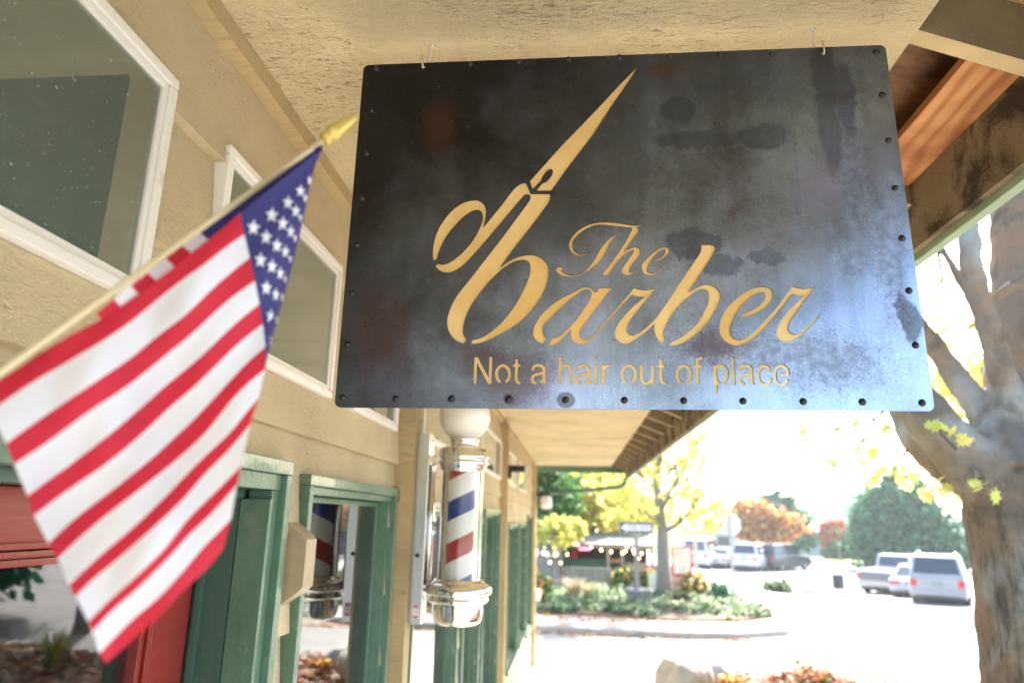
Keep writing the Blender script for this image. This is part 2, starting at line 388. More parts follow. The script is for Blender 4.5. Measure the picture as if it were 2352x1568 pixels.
d = MB(); st = .135; ya, yb, za, zb2 = y0+.020, y1-.036, z0+.01, z1-.022
d.bevbox(DX-.045, DX, ya, ya+st, za, zb2, .003); d.bevbox(DX-.045, DX, yb-st, yb, za, zb2, .003)
d.bevbox(DX-.045, DX-.0005, ya+st, yb-st, zb2-.085, zb2, .003); d.bevbox(DX-.045, DX-.0005, ya+st, yb-st, za, za+.3, .003)
dr = d.build('door', red_m, bld)
g = MB()
for k, (o, h) in enumerate(((0, .012), (.014, .006), (.026, .010))):
    a = (ya+st+o, yb-st-o, za+.3+o, zb2-.085-o); t = .011
    g.bevbox(DX-.03, DX+h-.012, a[0], a[1], a[2], a[2]+t, .003); g.bevbox(DX-.03, DX+h-.012, a[0], a[1], a[3]-t, a[3], .003)
    g.bevbox(DX-.03, DX+h-.012, a[0], a[0]+t, a[2]+t, a[3]-t, .003); g.bevbox(DX-.03, DX+h-.012, a[1]-t, a[1], a[2]+t, a[3]-t, .003)
g.build('moulding', red_m, dr)
MB().box(DX-.028, DX-.023, ya+st+.03, yb-st-.03, za+.33, zb2-.115).build('pane', glass2_m, dr)
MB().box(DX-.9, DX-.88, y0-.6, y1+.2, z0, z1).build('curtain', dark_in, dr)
h = MB(); h.lathe([(0,.0),(.026,.0),(.026,.008),(.012,.012),(.012,.04),(.026,.05),(.03,.065),(.02,.08),(0,.082)], (DX,ya+.07,za+1.0), 20, 'X'); h.build('handle', mat('brass', (.6,.42,.15), .25, 1), dr)

# eave
SX = .71; FX = .97
mb = MB(); mb.box(WX-.03, SX, YW0, 13.2, EYE+.99, EYE+1.004)
so = mb.build('soffit', soffit_m, bld)
mb = MB()
seam_m = mat('seam_paint', (.36,.28,.17), .8)
for yj in (-1.1, 1.34+2.44, 1.34+4.88, 1.34+7.32, 1.34+9.76): MB().box(WX+.02, SX-.002, yj-.003, yj+.003, EYE+.9885, EYE+.9899).build('seam', seam_m, so)
def rz_(x): return EYE+.998-(x-.72)*.42
sidep_m = mat('shaded_side_paint', (.21,.17,.10), .75, noise_amt=.22, noise_scale=9, bump=.35, bump_scale=45)  # shade on the rafter sides, put into a darker paint colour
yr = [1.30+.61*k for k in range(-7, 20)]
for k, y in enumerate(yr):
    t = .021
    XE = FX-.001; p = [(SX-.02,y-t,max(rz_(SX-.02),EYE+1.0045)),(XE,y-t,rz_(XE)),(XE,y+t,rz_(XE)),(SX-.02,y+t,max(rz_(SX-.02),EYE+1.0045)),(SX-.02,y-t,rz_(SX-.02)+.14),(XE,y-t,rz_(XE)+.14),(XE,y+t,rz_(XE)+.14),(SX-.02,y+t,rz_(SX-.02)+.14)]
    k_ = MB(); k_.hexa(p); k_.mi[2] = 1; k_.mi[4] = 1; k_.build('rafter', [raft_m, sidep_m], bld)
def deckz(x): return rz_(x)+.141
mb = MB()
def deck(mb, xa, xb, ya, yb, t=.02):
    mb.hexa([(xa,ya,deckz(xa)),(xb,ya,deckz(xb)),(xb,yb,deckz(xb)),(xa,yb,deckz(xa)),(xa,ya,deckz(xa)+t),(xb,ya,deckz(xb)+t),(xb,yb,deckz(xb)+t),(xa,yb,deckz(xa)+t)])
deck(mb, SX-.05, 1.03, YW0, 1.322); deck(mb, SX-.05, 1.03, 1.889, 13.2); mb.build('roof_deck', raft_m, bld)
mb = MB(); deck(mb, SX-.05, 1.03, 1.3225, 1.8885); mb.build('deck_patch', rawply_m, bld)
mb = MB(); mb.box(.826, .9690, 1.3225, 1.8885, EYE+.953, EYE+.972); mb.build('nailer', rawwood_m, bld)
mb = MB(); mb.box(SX-.045, SX-.022, YW0, 13.2, EYE+1.005, EYE+1.155); mb.build('soffit_blocking', raft_m, bld)
mb = MB(); 
mb.hexa([(-4.8,YW0,EYE+3.5),(1.04,YW0,deckz(1.04)+.021),(1.04,13.25,deckz(1.04)+.021),(-4.8,13.25,EYE+3.5),(-4.8,YW0,EYE+3.55),(1.04,YW0,deckz(1.04)+.05),(1.04,13.25,deckz(1.04)+.05),(-4.8,13.25,EYE+3.55)])
mb.build('roof', mat('roof_shingle', (.12,.115,.11), .9, noise_amt=.3, bump=.5), bld)
mb = MB(); mb.prism([(WX,EYE+1.01),(SX-.06,EYE+1.01),(-4.7,EYE+3.35),(-4.7,EYE+1.01)], 13.0, 13.05); mb.build('gable_board', green_m, bld)
MB().box(FX, FX+.02, YW0, 13.2, EYE+.765, EYE+1.03).build('fascia', fascia_m, bld)
MB().bevbox(FX+.0205, FX+.05, YW0, 13.2, EYE+.745, EYE+1.01, .003).build('drip_trim', mat('pale_green_trim', (.30,.40,.27), .5, noise_amt=.15), bld)
MB().bevbox(WX-.04, FX+.02, 13.201, 13.26, EYE+.865, EYE+1.06, .004).build('end_beam', green_m, bld)
mb = MB(); mb.tube([E(.97,13.1,.77), E(.94,13.12,.66), E(.85,13.12,.60), E(-.66,12.62,.44), E(-.69,12.6,.38), E(-.69,12.6,-2.4)], .038, 12)
mb.build('downspout', mat('green_metal', (.06,.14,.09), .35), bld)

# ================================================================== hanging sign
def A(p): return (1050+p[0]/3.919, 460+p[1]/3.919)+tuple(p[2:])
def B(p): return (1240+p[0]/4.356, 140+p[1]/4.356)+tuple(p[2:])
def C_(p): return (1340+p[0]/7.35, 520+p[1]/7.35)+tuple(p[2:])
def D_(p): return (1290+p[0]/7.35, 670+p[1]/7.35)+tuple(p[2:])
def E_(p): return (1580+p[0]/5.6, 580+p[1]/5.6)+tuple(p[2:])
def F_(p): return (1740+p[0]/7.84, 670+p[1]/7.84)+tuple(p[2:])
sh_b = [A(p) for p in [(30,690,1),(26,640),(30,560),(55,450),(110,335),(210,210),(310,140),(400,115),(470,120),(520,165),(535,225),(528,290),(510,370,1),(570,300),(690,150),(790,20),(835,-22),(880,-48),(913,-52,1),(930,-25),(945,15),(960,52,1),(1143,53,1),(1148,64,1),(1147,90),(1135,135),(1100,185),(1000,320),(860,500),(760,630),(668,758,1),(740,705),(830,660),(920,638),(1000,640),(1070,670),(1120,730),(1133,820),(1105,940),(1040,1070),(930,1210),(800,1320),(640,1410),(520,1465),(440,1485),(390,1487,1),(405,1450,1),(480,1430),(560,1385),(680,1285),(790,1150),(880,1000),(945,850),(962,760),(945,705),(900,686),(840,690),(760,725),(680,780),(600,858),(540,920),(470,1010),(400,1110),(345,1220),(318,1320),(318,1400),(348,1440,1),(325,1482,1),(270,1465),(210,1415),(170,1340),(163,1250),(200,1130),(260,1020),(370,880),(480,740),(600,585),(720,430),(860,240),(945,125),(962,85),(945,60),(915,62),(885,85),(740,255),(560,470),(440,605),(340,715),(270,770),(200,802),(130,802),(80,775),(52,740,1),(70,720,1),(120,728),(190,705),(290,630),(380,535),(450,430),(500,310),(502,250),(480,215),(430,212),(350,250),(240,355),(150,470),(90,590),(62,680,1)]]
sh_blade = [B(p) for p in [(1383,102,1),(1330,150),(1230,250),(1070,420),(900,600),(750,755),(590,920),(400,1130),(232,1318,1),(264,1402,1),(320,1345),(353,1312),(368,1270),(412,1215),(452,1193),(477,1203),(474,1240),(440,1292),(405,1325),(368,1340),(335,1378),(298,1421,1),(460,1421,1),(540,1310),(640,1170),(770,1000),(900,830),(1010,660),(1130,480),(1220,350),(1310,220)]]
sh_the = [C_(p) for p in [(800,678,1),(700,735),(640,765),(560,775),(470,750),(400,690),(365,600),(375,510),(440,400),(560,290),(700,215),(850,175),(1000,165),(1200,175),(1400,205),(1520,222),(1610,215),(1690,197,1),(1640,235),(1575,258,1),(1605,285),(1605,330),(1560,395),(1480,500),(1350,690,1),(1420,650),(1510,618),(1590,620),(1635,665),(1630,740),(1570,830),(1490,930),(1440,1010),(1440,1045),(1475,1055),(1520,1040),(1600,980),(1700,880),(1820,760),(1930,670),(2030,620),(2110,615),(2155,655),(2140,730),(2070,800),(1980,845),(1898,872,1),(1912,835,1),(2000,800),(2065,750),(2095,690),(2085,655),(2040,660),(1960,705),(1870,790),(1800,900),(1765,990),(1775,1050),(1840,1080),(1920,1055),(2010,990),(2118,908,1),(2080,960),(1990,1040),(1900,1105),(1820,1122),(1740,1100),(1685,1050),(1665,930,1),(1600,1000),(1500,1085),(1430,1115),(1370,1110),(1320,1070),(1315,1010),(1380,900),(1460,790),(1520,700),(1515,670),(1460,685),(1380,730),(1290,810),(1200,910),(1120,1030),(1060,1115,1),(950,1115,1),(1050,980),(1200,780),(1350,560),(1460,370),(1505,265,1),(1400,262),(1200,235),(1000,215),(870,215),(760,245),(640,305),(520,400),(440,490),(420,570),(435,650),(490,715),(570,742),(660,732),(740,702)]]
sh_t = [C_(p) for p in [(1328,310,1),(1250,350),(1120,430),(1000,550),(900,690),(830,820),(750,930),(650,1030),(540,1090),(400,1115),(300,1090),(245,1058),(222,1035,1),(244,1010),(234,975),(190,962),(145,985),(135,1030),(165,1075),(250,1125),(350,1150),(460,1140),(600,1090),(760,1000),(880,900),(980,780),(1040,660),(1100,540),(1180,430)]]
sh_arb = [D_(p) for p in [(330,1140,1),(250,1250,1),(130,1170),(85,1040),(130,880),(250,700),(400,560),(600,420),(800,320),(950,240),(1040,220),(1130,250),(1205,325,1),(1285,235,1),(1500,235,1),(1420,350),(1250,570),(1100,770),(990,930),(930,1030),(925,1100),(980,1155),(1060,1160),(1130,1110),(1300,920),(1500,700),(1700,470),(1830,320),(1900,235,1),(1980,265),(2090,280),(2200,265),(2290,245,1),(2200,350),(2050,540),(1900,720),(1800,860),(1770,960),(1770,1020),(1810,1075),(1870,1090),(1950,1060),(2080,980),(2250,820)]]
sh_arb += [E_(p) for p in [(140,1080),(200,990),(340,790),(500,540),(620,370),(700,250),(735,190),(742,98,1),(870,98),(920,125),(935,155,1),(860,290),(700,540),(560,742,1),(640,705),(740,655),(820,640),(900,660),(965,710),(1000,790),(985,880),(930,1000),(850,1130),(750,1250),(620,1360),(490,1440),(400,1470),(305,1480,1),(335,1420,1),(420,1385),(550,1300),(680,1180),(770,1040),(830,900),(848,790),(825,730),(780,705),(720,712),(620,770),(500,860),(390,980),(310,1100),(240,1240),(222,1330),(250,1388,1),(213,1452,1),(150,1400),(110,1320),(98,1230),(105,1180,1)]]
sh_arb += [D_(p) for p in [(2130,1020),(2000,1110),(1850,1210),(1730,1245),(1630,1210),(1565,1130),(1550,1030),(1600,900),(1700,760),(1850,600),(2000,470),(2110,380,1),(2030,405),(1930,390),(1860,362,1),(1800,430),(1600,650),(1400,870),(1250,1040),(1120,1180),(1050,1235),(960,1248),(870,1235),(790,1180),(758,1090),(770,990,1),(700,1070),(600,1170),(490,1250),(350,1272,1),(430,1140,1),(510,1125),(590,1080),(750,930),(880,780),(1000,610),(1100,460),(1135,350),(1110,290),(1050,268),(980,285),(850,375),(700,490),(560,620),(420,760),(300,880),(255,980),(260,1060),(290,1115)]]
sh_er = [F_(p) for p in [(545,828,1),(590,745,1),(700,700),(830,640),(950,550),(1010,450),(1005,375),(960,342),(870,360),(740,430),(600,560),(480,710),(390,870),(335,1030),(345,1130),(400,1210),(470,1248),(550,1245),(650,1200),(800,1090),(950,930),(1150,720),(1350,460),(1450,320),(1540,225,1),(1640,258),(1760,270),(1870,255),(1970,238,1),(1850,390),(1700,590),(1560,790),(1460,950),(1445,1040),(1480,1110),(1560,1145),(1640,1130),(1780,1020),(1950,850),(2092,716,1),(2000,850),(1860,1010),(1700,1160),(1560,1260),(1440,1300),(1330,1280),(1240,1200),(1215,1090),(1260,960),(1360,800),(1500,640),(1650,500),(1775,395,1),(1700,415),(1600,400),(1530,375,1),(1450,480),(1250,730),(1050,970),(880,1140),(720,1270),(580,1340),(430,1358),(280,1310),(170,1200),(125,1060),(150,880),(230,710),(350,560),(520,410),(700,300),(850,245),(1000,235),(1110,275),(1155,370),(1130,490),(1040,610),(900,710),(740,780)]]
# tagline: strokes -> distance field -> outline
def arc(cx, cy, rx, ry, a0, a1, n=22):
    return [(cx+rx*math.cos(math.radians(a0+(a1-a0)*i/n)), cy+ry*math.sin(math.radians(a0+(a1-a0)*i/n))) for i in range(n+1)]
def crv(pts, n=5):
    P = [Vector(p) for p in pts]; out = []
    for i in range(len(P)-1):
        p0 = P[i-1] if i else P[0]*2-P[1]; p1, p2 = P[i], P[i+1]; p3 = P[i+2] if i+2 < len(P) else p2*2-p1
        for t in range(n):
            u = t/n; q = .5*((2*p1)+(p2-p0)*u+(2*p0-5*p1+4*p2-p3)*u*u+(3*p1-p0-3*p2+p3)*u**3); out.append((q.x, q.y))
    return out+[tuple(P[-1])]
def sh(p, dx, dy=0): return [(a+dx, b+dy) for a, b in p]
ST = [[(122,120),(108,486)], [(127,126),(311,480)], [(328,118),(314,486)],
 arc(493,352,89,118,112,428), [(682,148),(672,400),(678,440),(700,470),(730,472)], [(630,235),(733,235)]]
aa = [crv([(898,298),(918,250),(968,232),(1025,240),(1053,280)])+[(1055,440),(1066,490)], crv([(1052,338),(965,352),(908,380),(893,420),(905,460),(940,478)]), [(1040,428),(1000,468)]]
ST += aa+[[(1277,118),(1272,492)], crv([(1288,278),(1325,240),(1378,235),(1415,270),(1424,330)])+[(1422,492)]]
ST += [sh(p, 617, 4) for p in aa]
ST += [[(1770,120),(1770,165)], [(1768,224),(1768,494)], [(1868,224),(1868,494)], crv([(1884,272),(1912,240),(1962,240)]), arc(2217,356,92,120,112,428)]
H0 = 2240
aH = [crv([(1493,308),(1515,255),(1565,238),(1620,245),(1652,290)])+[(1655,440),(1676,500)], crv([(1650,350),(1562,365),(1512,392),(1497,430),(1512,470),(1550,492)]), [(1642,430),(1612,470)]]
ST += [sh(p, H0) for p in [crv([(150,226),(150,380),(165,450),(205,482),(255,468),(288,425)]), [(300,226),(303,497)], [(410,150),(415,420),(428,465),(478,482)], [(362,243),(468,243)],
  arc(728,364,92,124,112,428), crv([(986,138),(940,140),(912,170),(912,240)])+[(917,499)], [(856,243),(979,243)],
  [(1150,226),(1167,612)], crv([(1160,295),(1190,247),(1240,238),(1295,270),(1320,340),(1308,415),(1270,488)]), crv([(1165,400),(1180,445),(1210,482)]),
  [(1393,124),(1413,504)], *aH, crv([(1903,312),(1878,262),(1820,243),(1775,272),(1748,345),(1755,425),(1788,480),(1840,500),(1892,478),(1918,415)]),
  [(2038,364),(2150,366)], crv([(2150,376),(2140,295),(2098,250),(2040,243),(1995,278),(1971,345),(1978,425),(2010,480),(2062,500),(2112,482),(2150,428)])]]
def text_outlines():
    g = 3.0; x0, y0 = 60, 80; NX, NY = int((4480-x0)/g), int((640-y0)/g)
    xs = x0+np.arange(NX)*g; ys = y0+np.arange(NY)*g; D = np.full((NY, NX), 1e9)
    for st in ST:
        for k in range(len(st)-1):
            a, b = np.array(st[k], float), np.array(st[k+1], float); hw = 21.5
            ia, ib = int(max(0, (min(a[0], b[0])-40-x0)/g)), int(min(NX, (max(a[0], b[0])+40-x0)/g)+1)
            X, Y = np.meshgrid(xs[ia:ib], ys); d = b-a; L = np.hypot(*d)
            if L < 1e-6: continue
            u = ((X-a[0])*d[0]+(Y-a[1])*d[1])/L; v = np.abs((X-a[0])*d[1]-(Y-a[1])*d[0])/L
            first, last = k == 0, k == len(st)-2
            uc = np.clip(u, 0, L); rd = np.hypot(u-uc, v)-hw          # round joints
            if first: rd = np.where(u < 0, np.maximum(-u, v-hw), rd)
            if last: rd = np.where(u > L, np.maximum(u-L, v-hw), rd)
            D[:, ia:ib] = np.minimum(D[:, ia:ib], rd)
    Z = -D; segs = {}
    def pt(i, j, k):
        # edge k of cell (i,j): 0 top,1 right,2 bottom,3 left
        c = [(i,j),(i,j+1),(i+1,j+1),(i+1,j)]; p, q = c[k], c[(k+1)%4]; zp, zq = Z[p], Z[q]; t = zp/(zp-zq)
        return (xs[p[1]]+(xs[q[1]]-xs[p[1]])*t, ys[p[0]]+(ys[q[0]]-ys[p[0]])*t)
    def key(i, j, k):
        c = [(i,j),(i,j+1),(i+1,j+1),(i+1,j)]; p, q = c[k], c[(k+1)%4]; return (p, q) if p < q else (q, p)
    nxt = {}; co = {}
    ins = Z > 0
    cells = np.argwhere((ins[:-1,:-1].astype(int)+ins[:-1,1:]+ins[1:,1:]+ins[1:,:-1])%4 != 0)
    for i, j in cells:
        i = int(i); j = int(j); b = [ins[i,j], ins[i,j+1], ins[i+1,j+1], ins[i+1,j]]
        ent = [k for k in range(4) if not b[k] and b[(k+1)%4]]; ext = [k for k in range(4) if b[k] and not b[(k+1)%4]]
        for a in ext:
            # link exit edge to the next entry edge going round
            e2 = min(ent, key=lambda q: (a-q) % 4) if len(ent) > 1 else ent[0]
            nxt[key(i,j,a)] = key(i,j,e2); co[key(i,j,a)] = pt(i,j,a); co[key(i,j,e2)] = pt(i,j,e2)
    loops = []
    while nxt:
        st, _ = next(iter(nxt.items())); lp = []; k = st
        while k in nxt: lp.append(co[k]); k = nxt.pop(k)
        if len(lp) > 12:
            # drop near-collinear points
            out = []
            for q in range(len(lp)):
                a, b, c = np.array(lp[q-1]), np.array(lp[q]), np.array(lp[(q+1) % len(lp)])
                if out and np.hypot(*(b-np.array(out[-1]))) < 4.5: continue
                out.append(lp[q])
            loops.append([(1140+x/5.6, 850+y/5.6) for x, y in out])
    return loops
SY = 1.25
def to_sign(p):           # photo pixel (2500 wide) -> plane of the sign
    q = at_y(p[0]*.9408, p[1]*.9408, SY); return (q.x, q.z)
cnr = [to_sign((q[0]/.9408, q[1]/.9408)) for q in ((842,148),(2033,107),(2147,946),(762,934))]
sx0 = (cnr[0][0]+cnr[3][0])/2; sx1 = (cnr[1][0]+cnr[2][0])/2; sz1 = (cnr[0][1]+cnr[1][1])/2; sz0 = (cnr[2][1]+cnr[3][1])/2
SCX, SCZ = (sx0+sx1)/2, (sz0+sz1)/2
sign = thing('hanging_sign', 'dark patinated steel sign with gold scissors and script lettering hanging from the soffit', 'sign', (SCX, SY, SCZ))
def plate_mesh(loops, th, name, y_off):
    cu = bpy.data.curves.new(name, 'CURVE'); cu.dimensions = '2D'; cu.fill_mode = 'BOTH'; cu.extrude = th/2
    for lp in loops:
        sp = cu.splines.new('POLY'); sp.points.add(len(lp)-1)
        for k, p in enumerate(lp): sp.points[k].co = (p[0]-SCX, p[1]-SCZ, 0, 1)
        sp.use_cyclic_u = True
    ob = bpy.data.objects.new(name, cu); COL.objects.link(ob)
    dg = bpy.context.evaluated_depsgraph_get(); me = bpy.data.meshes.new_from_object(ob.evaluated_get(dg))
    bpy.data.objects.remove(ob); bpy.data.curves.remove(cu)
    for v in me.vertices: v.co = (v.co.x, -v.co.z+y_off, v.co.y)
    me.flip_normals() if False else None
    return me
def round_rect(x0, x1, z0, z1, r, n=6):
    out = []
    for cx, cz, a in ((x1-r,z1-r,0),(x0+r,z1-r,90),(x0+r,z0+r,180),(x1-r,z0+r,270)):
        for k in range(n+1):
            t = math.radians(a+90*k/n); out.append((cx+r*math.cos(t), cz+r*math.sin(t)))
    return out
loops = [round_rect(sx0, sx1, sz0, sz1, .012)]
for shp in (sh_b, sh_blade, sh_the, sh_t, sh_arb, sh_er):
    loops.append([to_sign(p) for p in smooth_loop(shp, 4)])
for lp in text_outlines(): loops.append([to_sign(p) for p in lp])
HK = [to_sign((972/.9408, 155/.9408)), to_sign((1891/.9408, 124/.9408))]
for h in HK: loops.append([(h[0]+.0042*math.cos(t), h[1]+.0042*math.sin(t)) for t in [k*math.pi/7 for k in range(14)]])

def steel():
    m = bpy.data.materials.new('patinated_steel'); m.use_nodes = True; n = m.node_tree.nodes; l = m.node_tree.links; b = n["Principled BSDF"]
    tc = n.new("ShaderNodeTexCoord"); sp = n.new("ShaderNodeSeparateXYZ"); l.new(tc.outputs["Object"], sp.inputs[0])
    def nz(sc, det=8, ro=.6, dist=0, s=(1,1,1)):
        mp = n.new("ShaderNodeMapping"); mp.inputs["Scale"].default_value = s; l.new(tc.outputs["Object"], mp.inputs[0])
        k = n.new("ShaderNodeTexNoise"); k.inputs["Scale"].default_value = sc; k.inputs["Detail"].default_value = det; k.inputs["Roughness"].default_value = ro; k.inputs["Distortion"].default_value = dist
        l.new(mp.outputs[0], k.inputs[0]); return k.outputs[0]
    def rng(v, a, c, d=0, e=1):
        k = n.new("ShaderNodeMapRange"); l.new(v, k.inputs[0])
        for i, q in enumerate((a, c, d, e)): k.inputs[i+1].default_value = q
        return k.outputs[0]
    M = lambda op, a, b_=None, c=None: mnode(n, l, op, a, b_, c)
    def mix(f, a, c):
        k = n.new("ShaderNodeMix"); k.data_type = 'RGBA'; l.new(f, k.inputs[0])
        if isinstance(a, tuple): k.inputs[6].default_value = (*a, 1)
        else: l.new(a, k.inputs[6])
        k.inputs[7].default_value = (*c, 1); return k.outputs[2]
    x, z = sp.outputs[0], sp.outputs[2]
    warp = M('MULTIPLY', M('SUBTRACT', nz(16, 8, .65), .5), .075); warp2 = M('MULTIPLY', M('SUBTRACT', nz(23, 8, .7, 0, (1.3,1,.8)), .5), .06)
    fine = nz(260, 3, .7)
    def blob(px, py, rx, rz, edge=.35, w=1.0, speck=0.0):
        q = to_sign((px/.9408, py/.9408)); cx, cz = q[0]-SCX, q[1]-SCZ
        dx = M('DIVIDE', M('ADD', M('SUBTRACT', x, cx), M('MULTIPLY', warp, w)), rx); dz = M('DIVIDE', M('ADD', M('SUBTRACT', z, cz), M('MULTIPLY', warp2, w)), rz)
        d = M('SQRT', M('ADD', M('MULTIPLY', dx, dx), M('MULTIPLY', dz, dz)))
        if speck: d = M('ADD', d, M('MULTIPLY', M('SUBTRACT', fine, .5), speck))
        return rng(d, 1-edge*.5-.02, 1+edge*.5+.05, 1, 0)
    # mill scale: dark with soft brown and blue clouds
    cl = nz(2.6, 8, .6, .4); c2 = nz(7, 8, .65, .3)
    col = mix(rng(cl, .35, .65), (.12,.135,.16), (.19,.225,.29))
    col = mix(M('MULTIPLY', rng(c2, .56, .70), .4), col, (.10,.07,.06))
    col = mix(M('MULTIPLY', rng(nz(4.3, 6, .6, .2), .56, .68), .75), col, (.20,.21,.34))
    col = mix(M('MULTIPLY', rng(fine, .45, .7), .3), col, (.27,.31,.38))
    # sky sheen painted into the scale colour, bluish lower right to brown-black upper left
    sheen_grad = rng(M('ADD', M('ADD', M('MULTIPLY', x, .85), M('MULTIPLY', z, -.85)), M('ADD', M('MULTIPLY', warp, 5.0), M('MULTIPLY', M('SUBTRACT', cl, .5), .9))), -.50, .46)
    pc = n.new("ShaderNodeValToRGB"); l.new(sheen_grad, pc.inputs[0]); e = pc.color_ramp.elements
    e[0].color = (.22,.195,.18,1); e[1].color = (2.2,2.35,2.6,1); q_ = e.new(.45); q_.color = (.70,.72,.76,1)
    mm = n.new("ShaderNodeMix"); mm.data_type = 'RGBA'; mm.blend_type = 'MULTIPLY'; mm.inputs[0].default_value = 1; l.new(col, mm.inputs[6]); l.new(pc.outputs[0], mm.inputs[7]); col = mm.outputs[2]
    # stains
    drip = None
    for a in ((1895,190,.026,.10,.3,.6), (1905,300,.022,.09,.3,.6), (1560,255,.035,.030,.2,1), (1610,320,.085,.020,.15,.8), (1750,315,.045,.028,.12,.7), (1595,560,.055,.030,.15,1.1), (1650,610,.05,.022,.2,1.1), (1760,590,.032,.015,.2,1.1),
              (1300,918,.017,.015,.1,.12), (1168,916,.010,.010,.15,.2), (1037,916,.008,.007,.2,.15), (1260,440,.016,.012,.3,.4), (1940,230,.016,.09,.4,.8), (2085,730,.02,.05,.2,1.0)):
        d = blob(a[0], a[1], a[2], a[3], a[4], a[5]); drip = d if drip is None else M('MAXIMUM', drip, d)
    spk = None
    for a in ((1955,430,.022,.10,.6,.9,1.6), (1950,600,.030,.036,.3,.5,.5), (1965,380,.018,.12,.6,.9,1.8), (2040,560,.030,.13,.7,1,2.2), (1640,800,.075,.030,.8,1.2,2.2), (1800,810,.11,.035,.8,1.2,2.5), (1900,830,.09,.05,.8,1.2,2.6), (2060,430,.02,.03,.5,.8,1.5)):
        d = blob(*a); spk = d if spk is None else M('MAXIMUM', spk, d)
    rust = None
    for a in ((1180,870,.075,.045,.8,1.2,1.4), (1110,830,.05,.03,.8,1.2,1.2), (1530,160,.035,.020,.8,1,1.4), (1010,290,.03,.05,1,1.3,1.0), (870,760,.05,.08,1,1.3,1.2), (1640,790,.05,.03,.7,.9,1.0)):
        d = blob(*a); rust = d if rust is None else M('MAXIMUM', rust, d)
    col = mix(M('MULTIPLY', M('MULTIPLY', drip, rng(c2, .25, .65, .55, .95)), .72), col, (.045,.043,.043))
    col = mix(M('MULTIPLY', M('MULTIPLY', spk, rng(nz(60,4), .35, .6, .25, 1)), .5), col, (.075,.065,.10))
    col = mix(M('MULTIPLY', rust, .55), col, (.12,.055,.05))
    st_k = rng(nz(11, 6, .6, .2, (3.5,1,.30)), .50, .72); col = mix(M('MULTIPLY', st_k, .22), col, (.05,.05,.06))
    # little rust freckles and scratches
    fr = rng(nz(34, 3, .5), .70, .745); col = mix(M('MULTIPLY', fr, .5), col, (.16,.07,.035))
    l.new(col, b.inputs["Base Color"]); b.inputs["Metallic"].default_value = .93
    b.inputs["Specular IOR Level"].default_value = .5
    ro = M('ADD', M('ADD', rng(c2, .3, .7, .24, .36), M('MULTIPLY', drip, .14)), M('MULTIPLY', spk, .16)); l.new(ro, b.inputs["Roughness"])
    bp = n.new("ShaderNodeBump"); bp.inputs["Strength"].default_value = .12; bp.inputs["Distance"].default_value = .001
    l.new(M('ADD', M('MULTIPLY', fine, .4), M('MULTIPLY', drip, -.8)), bp.inputs["Height"]); l.new(bp.outputs[0], b.inputs["Normal"])
    return m
steel_m = steel()
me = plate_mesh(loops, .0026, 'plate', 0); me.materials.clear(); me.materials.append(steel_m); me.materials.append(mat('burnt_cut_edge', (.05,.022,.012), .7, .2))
for p_ in me.polygons:
    if abs(p_.normal.y) < .5: p_.material_index = 1
    p_.use_smooth = False
o = bpy.data.objects.new('plate', me); COL.objects.link(o); o.parent = sign
gold_m = mat('gold_satin_paint', (.86,.62,.28), .26, .30, noise_amt=.06, noise_scale=5, color2=(.74,.48,.17), c2_scale=4, coat=1.0)
b_ = MB(); b_.prism([(p[0]-SCX, p[1]-SCZ) for p in round_rect(sx0+.012, sx1-.012, sz0+.012, sz1-.012, .008)], .0016, .012)
local(b_, 'gold_backing', gold_m, sign)
bolt_m = mat('black_bolt', (.03,.03,.032), .32, .6)
BOLTS = [(864,160),(1080,148),(1191,143),(1306,138),(1422,133),(1538,130),(1654,127),(1772,125),(2011,121),
 (787,913),(909,915),(1037,915),(1168,916),(1299,918),(1434,919),(1570,920),(1706,921),(1844,922),(1980,923),(2117,925),
 (853,255),(842,354),(832,456),(820,563),(808,674),(798,791),(2025,219),(2040,324),(2055,433),(2071,548),(2087,668),(2102,793)]
bolt0 = None
for p in BOLTS:
    q = to_sign((p[0]/.9408, p[1]/.9408))
    if bolt0 is None:
        k = MB(); k.lathe([(0,-.0058),(.0026,-.0052),(.0048,-.0038),(.0057,-.0011),(.0066,-.0009),(.0066,-.0001)], (0,0,0), 12, 'Y')
        bolt0 = k.build('bolt', bolt_m, sign, loc=(0,0,0)); bb = bolt0
    else:
        bb = bolt0.copy(); COL.objects.link(bb); bb.parent = sign
    bb.location = (q[0]-SCX, -.0014, q[1]-SCZ)
# wire hooks
wire_m = mat('galvanised_wire', (.62,.62,.6), .35, .85)
for k, (h, nm) in enumerate(((HK[0], 'bent galvanised wire hook through the top left corner of the barber sign'), (HK[1], 'bent galvanised wire hook through the top right corner of the barber sign'))):
    t = thing('wire_hook', nm, 'hook', (h[0], SY, EYE+.99), 'hooks holding up the sign')
    x, z = h; zt = EYE+.99; dx = .012 if k == 0 else -.012
    MB().tube([(x-.002,SY-.006,z+.026),(x-.001,SY-.0085,z+.012),(x,SY-.006,z+.001),(x,SY-.0005,z-.003),(x+dx*.2,SY+.014,z+.001),(x+dx*.6,SY+.017,z+.018),(x+dx,SY+.012,z+.036),(x+dx*1.1,SY+.005,(z+.036+zt)/2),(x+dx*1.3,SY+.003,zt+.006)], .0018, 8).build('wire', wire_m, t)
    MB().lathe([(.0,0),(.005,-.0005),(.0045,-.002),(.0,-.003)], (x+dx*1.3,SY+.003,zt), 10).build('eyelet', wire_m, t)

